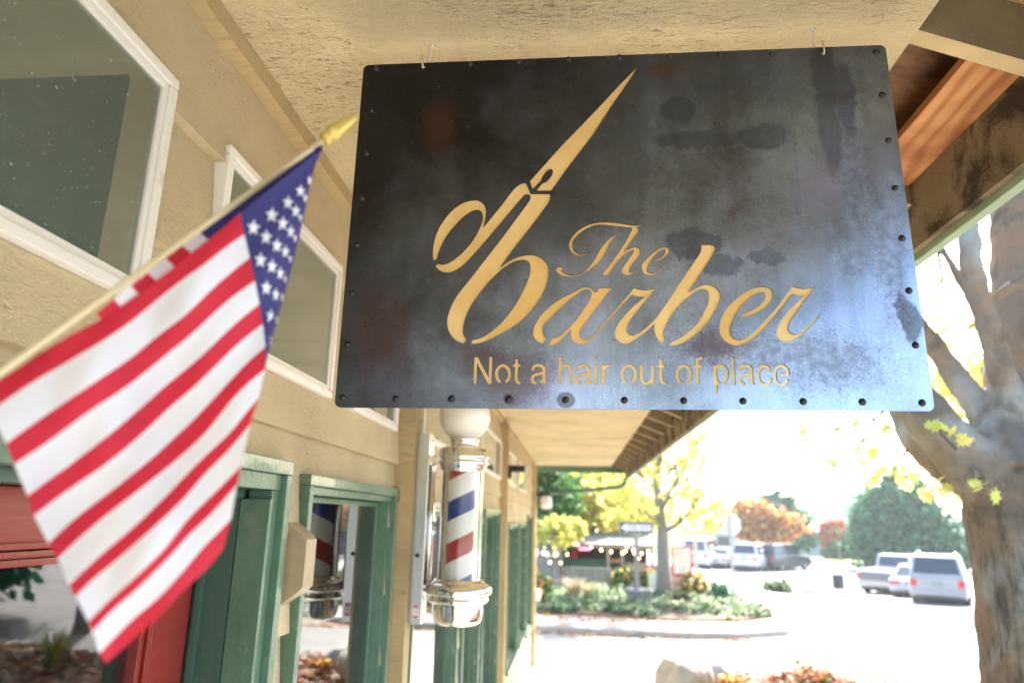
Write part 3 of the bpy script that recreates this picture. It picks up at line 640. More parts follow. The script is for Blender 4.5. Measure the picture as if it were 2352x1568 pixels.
# ================================================================== barber pole
chrome_m = mat('chrome', (.86,.86,.85), .07, 1.0, bump=.02, bump_scale=12)
chrome_d = mat('brushed_steel', (.60,.61,.62), .28, .95)
def stripes():
    m = bpy.data.materials.new('pole_stripes'); m.use_nodes = True; n = m.node_tree.nodes; l = m.node_tree.links; b = n["Principled BSDF"]
    tc = n.new("ShaderNodeTexCoord"); sp = n.new("ShaderNodeSeparateXYZ"); l.new(tc.outputs["Object"], sp.inputs[0])
    M = lambda op, a, b_=None, c=None: mnode(n, l, op, a, b_, c)
    # angle measured so that the seam is at the wall side (-X)
    th = M('ARCTAN2', sp.outputs[1], sp.outputs[0])
    thf = M('ADD', th, math.pi/2)                     # 0 facing -Y
    v = M('SUBTRACT', sp.outputs[2], M('MULTIPLY', thf, .235/(2*math.pi)))
    t = M('DIVIDE', M('SUBTRACT', v, .457), .328); fr = M('FRACT', M('ADD', t, 10.5))   # blue centred on .5
    blue = M('LESS_THAN', M('ABSOLUTE', M('SUBTRACT', fr, .5)), .118)
    f2 = M('FRACT', M('ADD', t, 10.0)); red = M('LESS_THAN', M('ABSOLUTE', M('SUBTRACT', f2, .5)), .118)
    m1 = n.new("ShaderNodeMix"); m1.data_type = 'RGBA'; l.new(blue, m1.inputs[0]); m1.inputs[6].default_value = (.74,.73,.70,1); m1.inputs[7].default_value = (.02,.035,.22,1)
    m2 = n.new("ShaderNodeMix"); m2.data_type = 'RGBA'; l.new(red, m2.inputs[0]); l.new(m1.outputs[2], m2.inputs[6]); m2.inputs[7].default_value = (.35,.012,.018,1)
    l.new(m2.outputs[2], b.inputs["Base Color"]); b.inputs["Roughness"].default_value = .3
    return m
PX, PY = -.465, 2.9
pole = thing('barber_pole', 'chrome wall-mounted barber pole with white globe and red, white and blue spiral stripes', 'barber pole', (PX, PY, EYE-.415))
def lat(prof, name, m, seg=40, par=None):
    k = MB(); k.lathe([(r, z+EYE) for r, z in prof], (PX, PY, 0), seg); return k.build(name, m, par or pole)
gl = [(.109*math.sin(a), .421-.109*math.cos(a)) for a in [math.radians(t) for t in range(33, 181, 7)]]+[(0,.530)]
lat(gl, 'globe', mat('opal_glass', (.80,.77,.69), .12, spec=.6, coat=.4))
lat([(.058,.333),(.060,.328),(.066,.322),(.066,.313),(.060,.308),(.060,.291),(.064,.288)], 'globe_collar', chrome_m)
lat([(.02,.287),(.085,.286),(.100,.282),(.104,.276),(.104,.252),(.109,.249),(.110,.243),(.107,.238),(.103,.235),(.103,.228),(.108,.225),(.109,.219),(.106,.214),(.100,.211),(.100,.205),(.097,.200),(.097,.193),(.091,.190),(.088,.184)], 'top_cap', chrome_m)
lat([(.0795,.188),(.0795,-.246)], 'striped_cylinder', stripes(), 64)
lat([(.0875,.186),(.0875,-.244)], 'glass_tube', glass_mat('tube_glass', (.97,.98,.98), .01), 64)
lat([(.086,-.241),(.098,-.243),(.101,-.250),(.107,-.256),(.122,-.262),(.134,-.272),(.138,-.283),(.136,-.293),(.128,-.300),(.120,-.304),(.119,-.310),(.125,-.315),(.124,-.322),(.114,-.331),(.103,-.334)], 'bottom_flange', chrome_m, 56)
lat([(.101,-.334),(.102,-.345),(.101,-.372),(.098,-.392),(.090,-.405),(.076,-.413),(.05,-.417),(0,-.418)], 'bottom_bowl', chrome_m, 48)
k = MB(); k.bevbox(WX+.0665, WX+.118, 2.85, 2.945, EYE-.413, EYE+.343, .003); bp_ = k.build('back_channel', chrome_d, pole)
k = MB(); k.lathe([(0,2.8475),(.0085,2.848),(.0095,2.8499)], (WX+.090, 0, EYE-.152), 16, 'Y'); k.build('plug', mat('black_rubber', (.012,.012,.012), .6), bp_)
MB().box(WX+.083, WX+.107, 2.8485, 2.8496, EYE-.392, EYE-.340).build('sticker', mat('sticker_white', (.8,.8,.78), .5), bp_)
st_ = MB()
for zc in (-.345,-.387):
    st_.box(WX+.086, WX+.104, 2.8478, 2.8484, EYE+zc-.003, EYE+zc+.003)
for xx in (.087, .098): 
    for zz in (-.381,-.366,-.352): st_.box(WX+xx, WX+xx+.005, 2.8478, 2.8484, EYE+zz-.004, EYE+zz+.004)
o_ = st_.build('sticker_marks', mat('sticker_red', (.5,.03,.07), .5), bp_); o_['kind'] = 'stuff'
for zz in (.315, -.385):
    k = MB(); k.lathe([(.0,WX+.124),(.005,WX+.123),(.0055,WX+.1181)], (0, 2.90, EYE+zz), 10, 'X'); k.build('screw', chrome_d, bp_)
k = MB(); k.tube([(WX+.128, PY, EYE+.235), (WX+.128, PY, EYE-.285)], .012, 20); k.build('chrome_spine', chrome_m, pole)
for z in (.232, -.285):
    k = MB(); k.bevbox(WX+.114, PX-.09, PY-.017, PY+.017, EYE+z-.020, EYE+z+.020, .005); k.build('bracket_arm', chrome_m, pole)

# ================================================================== small things on the wall
k = MB(); x0, x1 = WX-.008, WX+.056
pf = [(x0, -.012), (x1-.012, -.050), (x1, -.062), (x1, -.175), (x1-.012, -.187), (x0, -.225)]
k.prism([(p[0], p[1]+EYE) for p in pf], 1.725, 1.795); k.build('wall_vent', mat('beige_metal', (.36,.285,.17), .5, noise_amt=.12, noise_scale=25, bump=.15), None, loc=E(WX, 1.76, -.225)) 
o = bpy.data.objects['wall_vent']; tag(o, 'beige faceted metal vent hood on the siding between red door and window', 'vent')
def wire(name, pts, r, m, label, cat, loc, group=None):
    k = MB(); k.tube(pts, r, 8); o = k.build(name, m, None, loc=loc); return tag(o, label, cat, group)
hx = WX-.004
wire('screw_hook', [E(hx-.01,2.765,.115), E(hx+.018,2.765,.113), E(hx+.022,2.772,.100), E(hx+.02,2.785,.085), E(hx+.02,2.79,.070), E(hx+.02,2.782,.058), E(hx+.02,2.770,.058), E(hx+.02,2.762,.066)], .0022, mat('rusty_wire', (.16,.10,.07), .6, .6), 'small rusty screw hook in the siding beside the barber pole', 'hook', E(WX,2.77,.08))
blk_m = mat('black_metal', (.02,.02,.022), .4, .3)
lt = thing('flood_lamp', 'black box wall lamp on the second wooden wall post', 'wall lamp', E(WX+.066, 7.0, .46))
k = MB(); k.bevbox(WX+.0665, WX+.10, 6.95, 7.05, EYE+.39, EYE+.52, .006); k.build('mount', blk_m, lt)
k = MB(); k.bevbox(WX+.10, WX+.235, 6.94, 7.06, EYE+.455, EYE+.52, .008); k.build('lamp_head', blk_m, lt)
lt = thing('jar_lamp', 'white jar lamp under a black bracket at the far corner of the eave', 'wall lamp', E(WX+.05, 12.3, .40))
k = MB(); k.bevbox(WX+.067, WX+.30, 12.38, 12.46, EYE+.40, EYE+.45, .01); k.build('bracket', blk_m, lt)
k = MB(); k.lathe([(0,EYE+.18),(.08,EYE+.185),(.10,EYE+.21),(.10,EYE+.36),(.075,EYE+.385),(.06,EYE+.40)], (WX+.24,12.42,0), 20); k.build('glass_jar', mat('frosted_jar', (.85,.85,.85), .2), lt)
k = MB(); k.bevbox(WX+.067, WX+.15, 12.37, 12.47, EYE-1.35, EYE-1.17, .01); k.bevbox(WX+.10, WX+.16, 12.36, 12.48, EYE-1.30, EYE-1.24, .01)
tag(k.build('meter_box', mat('white_box', (.8,.8,.8), .5), None, loc=E(WX+.1,12.42,-1.35)), 'small white meter box on the far corner post', 'meter box')

# ================================================================== flag on a stick
FSC = .80
def polyres(pts, n):
    P = [Vector(p) for p in pts]; L = [0]
    for i in range(1, len(P)): L.append(L[-1]+(P[i]-P[i-1]).length)
    out = []; j = 0
    for k in range(n):
        t = L[-1]*k/(n-1)
        while j < len(P)-2 and L[j+1] < t: j += 1
        u = (t-L[j])/max(1e-9, L[j+1]-L[j]); u = min(max(u, 0), 1); out.append(P[j].lerp(P[j+1], u))
    # light smoothing
    for it in range(3):
        out = [out[0]]+[(out[i-1]+out[i]*2+out[i+1])/4 for i in range(1, n-1)]+[out[-1]]
    return out
KB = [
 [(551,489),(505,531),(459,564),(402,612),(324,672),(237,732),(150,774),(75,822),(0,874),(-50,903)],
 [(561,538),(522,564),(468,609),(414,645),(354,693),(300,741),(240,780),(150,834),(75,876),(0,927),(-25,946)],
 [(574,591),(525,630),(477,672),(426,726),(360,771),(300,825),(255,852),(180,903),(90,963),(14,1018)],
 [(586,645),(540,675),(492,717),(438,771),(390,807),(330,858),(270,903),(210,939),(119,1009),(32,1066)],
 [(596,698),(555,729),(510,771),(450,831),(390,876),(324,936),(266,986),(180,1053),(126,1092),(63,1138)],
 [(604,744),(555,780),(495,840),(444,891),(390,933),(338,986),(252,1060),(198,1096),(140,1135),(78,1183)],
 [(610,796),(570,828),(525,879),(495,909),(450,960),(418,988),(360,1043),(270,1117),(180,1182),(111,1247)],
 [(609,848),(558,888),(525,925),(479,988),(414,1049),(324,1121),(234,1189),(180,1236),(132,1282)],
 [(594,914),(560,952),(536,988),(468,1049),(425,1092),(378,1143),(306,1211),(216,1287),(158,1343)],
 [(574,975),(522,1038),(468,1089),(425,1143),(360,1204),(270,1283),(198,1341),(173,1370)],
 [(556,1068),(486,1139),(432,1189),(378,1261),(306,1330),(252,1377),(202,1427)],
 [(545,1112),(486,1179),(432,1229),(396,1272),(324,1344),(252,1405),(213,1449)],
 [(531,1192),(468,1254),(414,1319),(360,1377),(306,1420),(228,1499)],
 [(513,1259),(486,1297),(432,1344),(367,1413),(312,1463),(243,1523)]]
NC = 30
def cloth_y(px, py, lift=0):
    t = px/740.0; return FSC*(.612+.14*t+.012*math.sin(py*.011+px*.009)+.009*math.sin(px*.021-py*.007)+.003*math.sin(px*.05+py*.03)+lift)
rowsP = [polyres(k, NC) for k in KB]
SUB = 3
rowsF = []
for k in range(13):
    for q in range(SUB):
        t = q/SUB; rowsF.append([rowsP[k][c].lerp(rowsP[k+1][c], t) for c in range(NC)])
rowsF.append(rowsP[13])
cl = MB(); cl.smooth = True
def fmat(name, c, tr=.35):
    m = mat(name, c, .75, noise_amt=.04, noise_scale=30, bump=.25, bump_scale=700, trans=tr, bump_dist=.0006); return m
fred, fwhite, fblue = fmat('flag_red', (.60,.022,.05)), fmat('flag_white', (.77,.80,.87)), fmat('flag_blue', (.035,.035,.17), .2)
V = [[at_y(p.x, p.y, cloth_y(p.x, p.y)) for p in r] for r in rowsF]
cl.v = [tuple(v) for r in V for v in r]
for i in range(len(V)-1):
    k = i//SUB
    for c in range(NC-1):
        cl.f.append((i*NC+c, i*NC+c+1, (i+1)*NC+c+1, (i+1)*NC+c)); cl.mi.append(0 if k % 2 == 0 else 1); cl.sm.append(True)
# canton: from the fly-side edge to the fold at the right, then round behind to the stick
Cn = [rowsP[k][0] for k in range(8)]
fold = [(742,338),(724,372),(712,420),(703,470),(694,515),(684,560),(672,610),(657,660),(644,710),(630,755),(618,800),(611,835),(609,846)]
cant = [(p.x, p.y) for p in polyres([(p.x, p.y) for p in Cn]+[(609,848)], 25)]
foldr = polyres(fold, 25); NW = 8
o0 = len(cl.v); grid = []
for i in range(25):
    row = []
    a = Vector(cant[i]); f = foldr[i]
    for j in range(NW+1):
        t = j/NW; p = a.lerp(f, t); row.append(at_y(p.x, p.y, cloth_y(p.x, p.y, .055*(t**2.2)*(1-.3*i/25))))
    grid.append(row)
cl.v += [tuple(v) for r in grid for v in r]
for i in range(24):
    for j in range(NW):
        a = o0+i*(NW+1)+j; cl.f.append((a, a+NW+1, a+NW+2, a+1)); cl.mi.append(2); cl.sm.append(True)
# triangle of canton between the stick tip and the upper stripe end, and the hoist side behind
hA, hB = Vector((740,337)), Vector((221,719))
HL = polyres([(742,335),(690,352),(640,389),(462,528),(221,719)], 200)
def hoist(t): return HL[int(min(199, max(0, t*199)))]
def stick_y(px): return FSC*(.775-.19*(740-px)/740)
o1 = len(cl.v); NH = 39
for i in range(NH+1):
    t = i/NH; p = hoist(t)
    inner = p+Vector((34+20*math.sin(t*3.1), 46))*min(1, t*7); mid = p.lerp(inner, .5)
    cl.v += [tuple(at_y(p.x, p.y, stick_y(p.x))), tuple(at_y(mid.x, mid.y, stick_y(p.x)+.012)), tuple(at_y(inner.x, inner.y, stick_y(p.x)+.05*min(1,t*7)))]
for i in range(NH):
    k = int(i/NH*13)
    for j in range(2):
        a = o1+i*3+j; cl.f.append((a, a+1, a+4, a+3)); cl.mi.append(2 if k < 7 else (1 if k % 2 == 1 else 0)); cl.sm.append(True)
tipw = at_y(822, 265, FSC*.80)
flag = thing('stick_flag', 'small stars and stripes flag on a wooden stick with gold spear tip', 'flag', tuple(at_y(-200, 1000, FSC*.56)))
cloth = cl.build('cloth', [fred, fwhite, fblue], flag)
# stars
stm = mat('star_white', (.80,.82,.88), .8, trans=.2)
fs = .48; STARS = [(430,600,31,38,0),(490,645,28,37,0),(518,540,30,37,0),(570,580,27,36,0),(542,685,25,35,0),(595,480,26,34,0),(655,425,24,32,0),(632,520,22,33,0),(608,618,20,33,0),(583,715,20,33,0),
 (463,755,28,38,0),(518,785,25,36,0),(558,818,20,34,0),(492,888,25,37,0),(537,920,19,35,0),(512,1022,22,36,0),(698,372,13,28,0),(677,458,12,26,0),(655,553,9,26,0),(629,650,9,26,0),(606,748,8,26,0),(582,845,8,26,0),(566,930,8,25,0),(541,1040,8,24,0),(510,1135,10,26,0)]
sm_ = MB()
def canton_y(px, py):
    # invert: find row by nearest then fraction
    best = None
    for i in range(25):
        a = Vector(cant[i]); f = foldr[i]; d = f-a
        if d.length < 1: continue
        u = min(max((Vector((px,py))-a).dot(d)/d.length_squared, 0), 1); q = a+d*u; e = (q-Vector((px,py))).length
        if best is None or e < best[0]: best = (e, i, u)
    _, i, u = best
    return cloth_y(px, py, .055*(u**2.2)*(1-.3*i/25))
for (x, y, rx, ry, _) in STARS:
    cxp, cyp = 376+x*.48, 235+y*.48; rx *= .48*1.08; ry *= .48*1.08; pts = []
    for k in range(10):
        a = -math.pi/2+k*math.pi/5+.10; r = 1 if k % 2 == 0 else .42
        pts.append((cxp+rx*r*math.cos(a), cyp+ry*r*math.sin(a)))
    yy = canton_y(cxp, cyp)-.0042
    vs = [at_y(cxp, cyp, yy)]+[at_y(p[0], p[1], canton_y(p[0], p[1])-.0040) for p in pts]
    sm_.add(vs, [(0, 1+k, 1+(k+1) % 10) for k in range(10)])
o_ = sm_.build('stars', stm, cloth)
# stick: runs from the wall through the hoist to the spear tip
wood_m = mat('pale_stick', (.66,.56,.34), .5, noise_amt=.1)
a = at_y(742, 322, FSC*.780); b2 = at_y(-200, 1000, FSC*.560); d = (b2-a).normalized(); t = (WX+.002-a.x)/d.x; endp = a+d*t
MB().tube([endp, a+(a-b2).normalized()*.004], .0029, 12).build('stick', wood_m, flag)
dd = (tipw-a); L = dd.length; k = MB(); k.smooth = True
PS_ = .9; prof = [(0,.0055),(.05,.0085),(.12,.0088),(.16,.0065),(.22,.0090),(.28,.0100),(.34,.0098),(.42,.0082),(.65,.0072),(.85,.0050),(.96,.0032),(1.0,.0008)]
k.tube([a+dd*p[0] for p in prof], [p[1]*PS_ for p in prof], 14); k.build('spear_tip', mat('gold_plastic', (.55,.42,.10), .3, .25), flag)
k = MB(); k.tube([endp-d*.0, endp-d*.06], [.012,.008], 12); k.build('socket', mat('bracket_white', (.5,.5,.48), .5), flag)

# ================================================================== ground
asph_m = mat('asphalt', (.30,.295,.285), .9, noise_amt=.14, noise_scale=1.2, bump=.3, bump_scale=90, color2=(.24,.235,.23), c2_scale=.35)
grass_m = mat('lawn', (.10,.16,.04), .9, noise_amt=.3, noise_scale=.8)
walk_m = mat('walk_concrete', (.48,.46,.42), .9, noise_amt=.12, noise_scale=4, bump=.25, bump_scale=60)
soil_m = mat('soil', (.12,.075,.045), .95, noise_amt=.4, noise_scale=9, bump=.6, bump_scale=25)
tag(MB().box(-700, 700, -400, 1200, -2.0, -.96).build('ground', grass_m), kind='structure')
def lot_z(x, y):
    f = 0 if y < 19 else (-.45*((y-19)/11)**1.3 if y < 30 else (-.45-.42*(y-30)/7 if y < 37 else -.87-.05*min(1, (y-37)/8)))
    u = max(0, min(1, (x-5.0)/5.0)); return .84*f*u*u*(3-2*u)
k = MB(); k.smooth = True; gx_ = [-60,-30,-9]+[4+.5*i for i in range(15)]+[14,20,30,45,60]; gy_ = [-60,-20,0,12]+[18+i for i in range(30)]+[50,56,62]
k.v = [(x, y, lot_z(x, y)) for y in gy_ for x in gx_]
for j in range(len(gy_)-1):
    for i in range(len(gx_)-1):
        a = j*len(gx_)+i; k.f.append((a, a+1, a+len(gx_)+1, a+len(gx_))); k.mi.append(0); k.sm.append(True)
tag(k.build('road', asph_m), kind='structure')
tag(MB().bevbox(WX-.0, 1.25, -6, 12.9, .001, .115, .015).build('walkway', walk_m), kind='structure')
def poly_slab(name, pts, z0, z1, m, bev=0):
    k = MB(); k.prism(pts, z0, z1, 'Z'); o = k.build(name, m); tag(o, kind='structure'); return o
kerb = [(-9,16.9),(-1,16.85),(2.4,16.6),(3.6,16.75),(5.0,17.6),(5.9,19.5),(6.1,22.5),(5.4,25.6),(4.8,33),(-9,33)]
kin = [(-8.9,17.08),(-1,17.03),(2.4,16.78),(3.5,16.92),(4.85,17.75),(5.72,19.5),(5.92,22.5),(5.22,25.5),(4.65,32.8),(-8.9,32.8)]
poly_slab('kerb', kerb, .0005, .13, concrete_m); poly_slab('pavement', kin, .1305, .136, walk_m)
bedp = [(-8.8,18.9),(0.3,18.8),(2.2,18.3),(4.0,18.5),(5.2,19.6),(5.7,22.3),(5.0,25.5),(4.5,32.7),(-8.8,32.7)]
poly_slab('planting_island', bedp, .1365, .19, soil_m)
# bed beside the walkway: mounded
def bed_h(x, y):
    e = min(x-1.5, 10.2-x, y-2.2, 11.9-y+.5*math.sin(x*.9)); 
    return -.02+.40*max(0, min(1, e/.9))**.7*(1+.25*noise.noise(Vector((x*.7, y*.7, 0))))
k = MB(); k.smooth = True; nx, ny = 50, 56; X0, X1, Y0, Y1 = 1.45, 10.4, 2.0, 12.7
k.v = [(X0+(X1-X0)*i/nx, Y0+(Y1-Y0)*j/ny, bed_h(X0+(X1-X0)*i/nx, Y0+(Y1-Y0)*j/ny)) for j in range(ny+1) for i in range(nx+1)]
for j in range(ny):
    for i in range(nx):
        a = j*(nx+1)+i; k.f.append((a, a+1, a+nx+2, a+nx+1)); k.mi.append(0); k.sm.append(True)
tag(k.build('planting_bed', soil_m), kind='structure')

# ---- leaf clouds -----------------------------------------------------------
MAPLE = [(0,1.0),(.13,.62),(.42,.72),(.36,.36),(.80,.30),(.50,.0),(.62,-.30),(.20,-.22),(.05,-.55)]
MAPLE = MAPLE+[(-x, y) for x, y in MAPLE[::-1][:-1]]
QUAD = [(-.5,-.0),(0,-.75),(.5,0),(0,.75)]
def cards(centers, sizes, mats, name, parent=None, shape=QUAD, flat=0.0, mi=None, dirs=None, loc=None):
    n = len(centers); K = len(shape); sp = np.array(shape)
    a = RS.normal(size=(n,3)); a[:,2] *= (1-flat); 
    if flat: a[:,:2] *= 1
    nrm = RS.normal(size=(n,3)); nrm[:,2] += flat*6; nrm /= np.linalg.norm(nrm,axis=1)[:,None]
    u = np.cross(nrm, RS.normal(size=(n,3))); u /= np.linalg.norm(u,axis=1)[:,None]
    if dirs is not None:
        v = dirs/np.linalg.norm(dirs,axis=1)[:,None]; u = np.cross(v, nrm); u /= np.linalg.norm(u,axis=1)[:,None]
    else: v = np.cross(nrm, u)
    sizes = np.asarray(sizes)
    sx = sizes[:,0] if sizes.ndim > 1 else sizes; sy = sizes[:,1] if sizes.ndim > 1 else sizes
    P = centers[:,None,:]+u[:,None,:]*(sp[None,:,0,None]*sx[:,None,None])+v[:,None,:]*(sp[None,:,1,None]*sy[:,None,None])
    off = np.zeros(3); q = parent
    while q is not None: off = off+np.array(q.location); q = q.parent
    if loc is not None: off = np.array(loc)
    P = P.reshape(-1,3)-off
    me = bpy.data.meshes.new(name); me.vertices.add(n*K); me.vertices.foreach_set('co', P.ravel())
    me.loops.add(n*K); me.loops.foreach_set('vertex_index', np.arange(n*K)); me.polygons.add(n)
    me.polygons.foreach_set('loop_start', np.arange(n)*K)
    for m in mats: me.materials.append(m)
    if mi is None: mi = RS.randint(0, len(mats), n)
    me.polygons.foreach_set('material_index', np.asarray(mi, dtype=np.int32)); me.update(calc_edges=True); me.validate()
    o = bpy.data.objects.new(name, me); COL.objects.link(o)
    if parent is not None: o.parent = parent
    elif loc is not None: o.location = loc
    return o
def blobs(spec, n, surf=.55):
    """points in a set of ellipsoids (cx,cy,cz,rx,ry,rz), denser towards the surface, in clumps"""
    w = np.array([b[3]*b[4]*b[5] for b in spec])**.67; w /= w.sum(); out = []
    for b, wi in zip(spec, w):
        m = max(8, int(n*wi)); nc = max(6, m//26)
        d = RS.normal(size=(nc,3)); d /= np.linalg.norm(d,axis=1)[:,None]; r = (surf+(1-surf)*RS.rand(nc))**.7*(.82+.3*RS.rand(nc))
        c = d*r[:,None]*np.array(b[3:6])+np.array(b[:3]); idx = RS.randint(0, nc, m)
        sp_ = .17*(b[3]*b[4]*b[5])**(1/3); out.append(c[idx]+RS.normal(size=(m,3))*sp_)
    return np.concatenate(out)
def leafmat(name, c, tr=.45): return mat(name, c, .6, noise_amt=.12, noise_scale=2, trans=tr, spec=.3)
Ly = [leafmat('leaf_yellow', (.80,.72,.24)), leafmat('leaf_gold', (.78,.62,.17)), leafmat('leaf_lime', (.55,.62,.16))]
Lo = [leafmat('leaf_orange', (.58,.24,.08)), leafmat('leaf_rust', (.42,.17,.09)), Ly[1]]
Lr = [leafmat('leaf_red', (.50,.05,.03)), leafmat('leaf_pink', (.55,.18,.14)), Lo[0]]
Lg = [leafmat('conifer_green', (.09,.22,.07), .35), leafmat('conifer_light', (.16,.32,.09), .4), leafmat('conifer_dark', (.045,.12,.05), .25)]
Lb = [leafmat('cedar_blue_green', (.025,.17,.085), .2), leafmat('cedar_deep', (.012,.09,.05), .1), leafmat('cedar_pale', (.06,.24,.11), .25)]
Lg2 = [leafmat('shrub_green', (.10,.20,.06)), leafmat('shrub_pale', (.30,.38,.22)), leafmat('shrub_deep', (.04,.10,.035))]
bark_g = mat('grey_bark', (.22,.20,.18), .9, noise_amt=.25, noise_scale=6, bump=.5, bump_scale=18, stretch=(1,1,.3))
bark_b = mat('brown_bark', (.13,.085,.055), .9, noise_amt=.3, noise_scale=5, bump=.6, bump_scale=20, stretch=(1,1,.25))
def limbs(mb, base, h, r, n, spread, seed, up=.6, levels=3):
    R = random.Random(seed)
    pts = [Vector(base)+Vector((R.uniform(-.03,.03)*h*t, R.uniform(-.03,.03)*h*t, h*t)) for t in (0,.12,.3,.5,.7,.88,1.0)]
    mb.tube(pts, [r*1.25, r, r*.85, r*.68, r*.45, r*.25, r*.1], 10)
    def br(p, d, L, rr, lv):
        q = [p]; dd = d.copy()
        for i in range(4):
            dd = (dd+Vector((R.uniform(-.25,.25), R.uniform(-.25,.25), R.uniform(-.05,.3)))).normalized(); q.append(q[-1]+dd*L/4)
        mb.tube(q, [rr, rr*.8, rr*.6, rr*.4, rr*.15], 6, caps=False)
        if lv > 0:
            for i in range(3): 
                j = R.choice((1,2,3)); br(q[j], (dd+Vector((R.uniform(-.8,.8), R.uniform(-.8,.8), R.uniform(-.2,.6)))).normalized(), L*.55, rr*.45, lv-1)
    for i in range(n):
        t = .28+.6*i/n; k = t*6; a = int(min(5, max(0, [j for j in range(6) if (0,.12,.3,.5,.7,.88,1.0)[j] <= t][-1]))); tt = (0,.12,.3,.5,.7,.88,1.0)
        p = pts[a].lerp(pts[a+1], (t-tt[a])/(tt[a+1]-tt[a])); ang = i*2.4+R.uniform(-.3,.3)
        br(p, Vector((math.cos(ang), math.sin(ang), up)).normalized(), spread*(1.1-t*.6), r*(.55-.35*t), levels-1)
def tree(name, label, base, h, r, spec, n, size, lm, bm=None, nb=9, spread=2.0, seed=1, group=None, cat='tree', surf=.5, levels=3, shape=QUAD):
    base = (base[0], base[1], base[2]); t = thing(name, label, cat, base, group)
    k = MB(); limbs(k, base, h, r, nb, spread, seed, levels=levels); k.build('trunk', bm or bark_g, t)
    c = blobs([(base[0]+b[0], base[1]+b[1], base[2]+b[2], *b[3:]) for b in spec], n, surf)
    c[:,2] = np.maximum(c[:,2], base[2]+.05)
    cards(c, size*(.6+.8*RS.rand(len(c))), lm, 'crown', t, shape=shape); return t
# street trees on the island
tree('maple_tree', 'slim yellow-leaved street tree with bare grey upper branches, on the planted island', (2.75,22.6,.19), 7.0, .20,
  [(0,0,3.2,1.9,1.5,1.0),(-.9,0,2.6,1.0,.9,.6),(1.0,-.1,2.7,1.0,.9,.7),(.3,0,4.6,1.6,1.4,1.0),(.9,0,5.6,.9,.9,.8),(-.3,.2,5.9,.7,.8,.7)], 2300, .15, Ly, nb=13, spread=2.6, seed=5)
tree('maple_tree', 'dense golden low tree behind the food stand on the island', (.8,29.5,.19), 4.8, .14,
  [(0,0,2.9,2.4,1.5,1.0),(-1.6,0,2.5,1.3,1.2,.7),(1.8,0,2.6,1.3,1.2,.8),(.5,0,4.0,1.6,1.2,.8)], 6500, .17, Ly, nb=8, seed=9)
tree('maple_tree', 'orange-leaved tree rising between the green cedar and the yellow trees', (.4,33.5,.0), 7.0, .18,
  [(0,0,4.2,1.6,1.5,1.8),(.8,0,3.2,1.2,1.0,.9)], 4200, .19, Lo, nb=8, seed=12)
tree('cedar_tree', 'drooping green cedar beside the corner of the shop eave', (-1.6,26.5,.19), 9.5, .22,
  [(0,0,3.0,1.9,1.6,1.8),(1.2,-.2,2.6,.7,.8,1.4),(0,0,5.3,1.7,1.5,1.8),(-1.2,0,3.2,1.2,1,2),(0.5,0,7.6,1.0,1.0,1.4)], 14000, .15, Lg, bark_b, nb=12, spread=1.8, seed=3, surf=.35)
tree('maple_tree', 'lime-yellow sapling in front of the green cedar', (-.7,23.8,.19), 2.7, .05,
  [(0,0,1.9,.9,.6,.42),(.7,0,2.0,.45,.4,.3)], 900, .13, [Ly[2], Ly[0]], nb=7, spread=.9, seed=13, levels=2)
tree('autumn_tree', 'rust and gold autumn tree far behind the parked white cars', (15.6,60,-.95), 5.6, .2,
  [(-.9,0,4.4,1.9,1.6,.85),(1.4,0,3.4,1.7,1.6,1.1),(-2.2,0,3.0,1.3,1.3,.8),(.3,0,2.7,1.9,1.5,.7)], 3000, .34, Lo, nb=8, spread=3, seed=21, levels=2)
tree('pine_tree', 'pale blue-green pine far behind the autumn tree', (20.3,72,-.95), 6.0, .3,
  [(0,0,5.2,2.0,2,1.0),(.6,0,4.0,2.4,2,1.2),(0.8,0,2.2,2.3,2,1.2)], 2600, .45, Lb, bark_b, nb=8, spread=3, seed=23, levels=2)
tree('autumn_tree', 'small salmon-pink tree beyond the far lawn', (26.5,74,-.95), 4.4, .12,
  [(0,0,3.0,1.9,1.5,.8),(2.6,0,2.6,1.9,1.5,.6),(-1.5,0,2.4,1.2,1,.6)], 1600, .36, Lr, nb=8, spread=2.4, seed=25, levels=2)
tree('cypress_tree', 'huge rounded dark green conifer behind the parked pickup', (26.0,58,-.95), 6.9, .4,
  [(0,0,2.2,3.9,3,2.4),(-.5,0,4.6,3.0,2.6,2.1),(-.3,0,6.2,1.7,1.6,1.1),(2.4,0,1.2,2.4,2.4,1.5),(-2.2,0,3.0,1.4,2,2.2)], 15000, .34, Lb, bark_b, nb=10, spread=2, seed=27, surf=.6, levels=2)
tree('shade_tree', 'big dark evergreen across the street beyond the right-hand trunk', (12.6,15.3,0), 6, .25,
  [(0,0,2.6,2.2,2.2,2.0),(.4,0,1.2,1.7,1.7,1.1),(0,0,4.4,1.6,1.6,1.6)], 8000, .22, Lb, bark_b, nb=9, spread=3, seed=29, levels=2)
# hedge and hill
c = RS.rand(5200,3)*np.array([15,1.8,2.0])+np.array([26.5,78,0.1])
hd = thing('hedge', 'clipped green hedge across the far lawn', 'hedge', (34,78.9,0)); c[:,2] -= .9; cards(c, .34*(.6+.8*RS.rand(5200)), Lb, 'foliage', hd)
MB().bevbox(26.7,41.3,78.3,79.6,-.95,1.0,.2).build('core', Lb[1], hd)
k = MB(); k.smooth = True
for j in range(9):
    for i in range(49):
        x = 60+i*12; y = 560+j*20; hh = (26*math.exp(-((x-250)/55)**2)+22*math.exp(-((x-520)/90)**2)+6)*math.sin(math.pi*(j+.001)/8)
        k.v.append((x, y, -1.2+max(0, hh)+1.5*noise.noise(Vector((x*.03,y*.03,0)))))
for j in range(8):
    for i in range(48):
        a = j*49+i; k.f.append((a,a+1,a+50,a+49)); k.mi.append(0); k.sm.append(True)
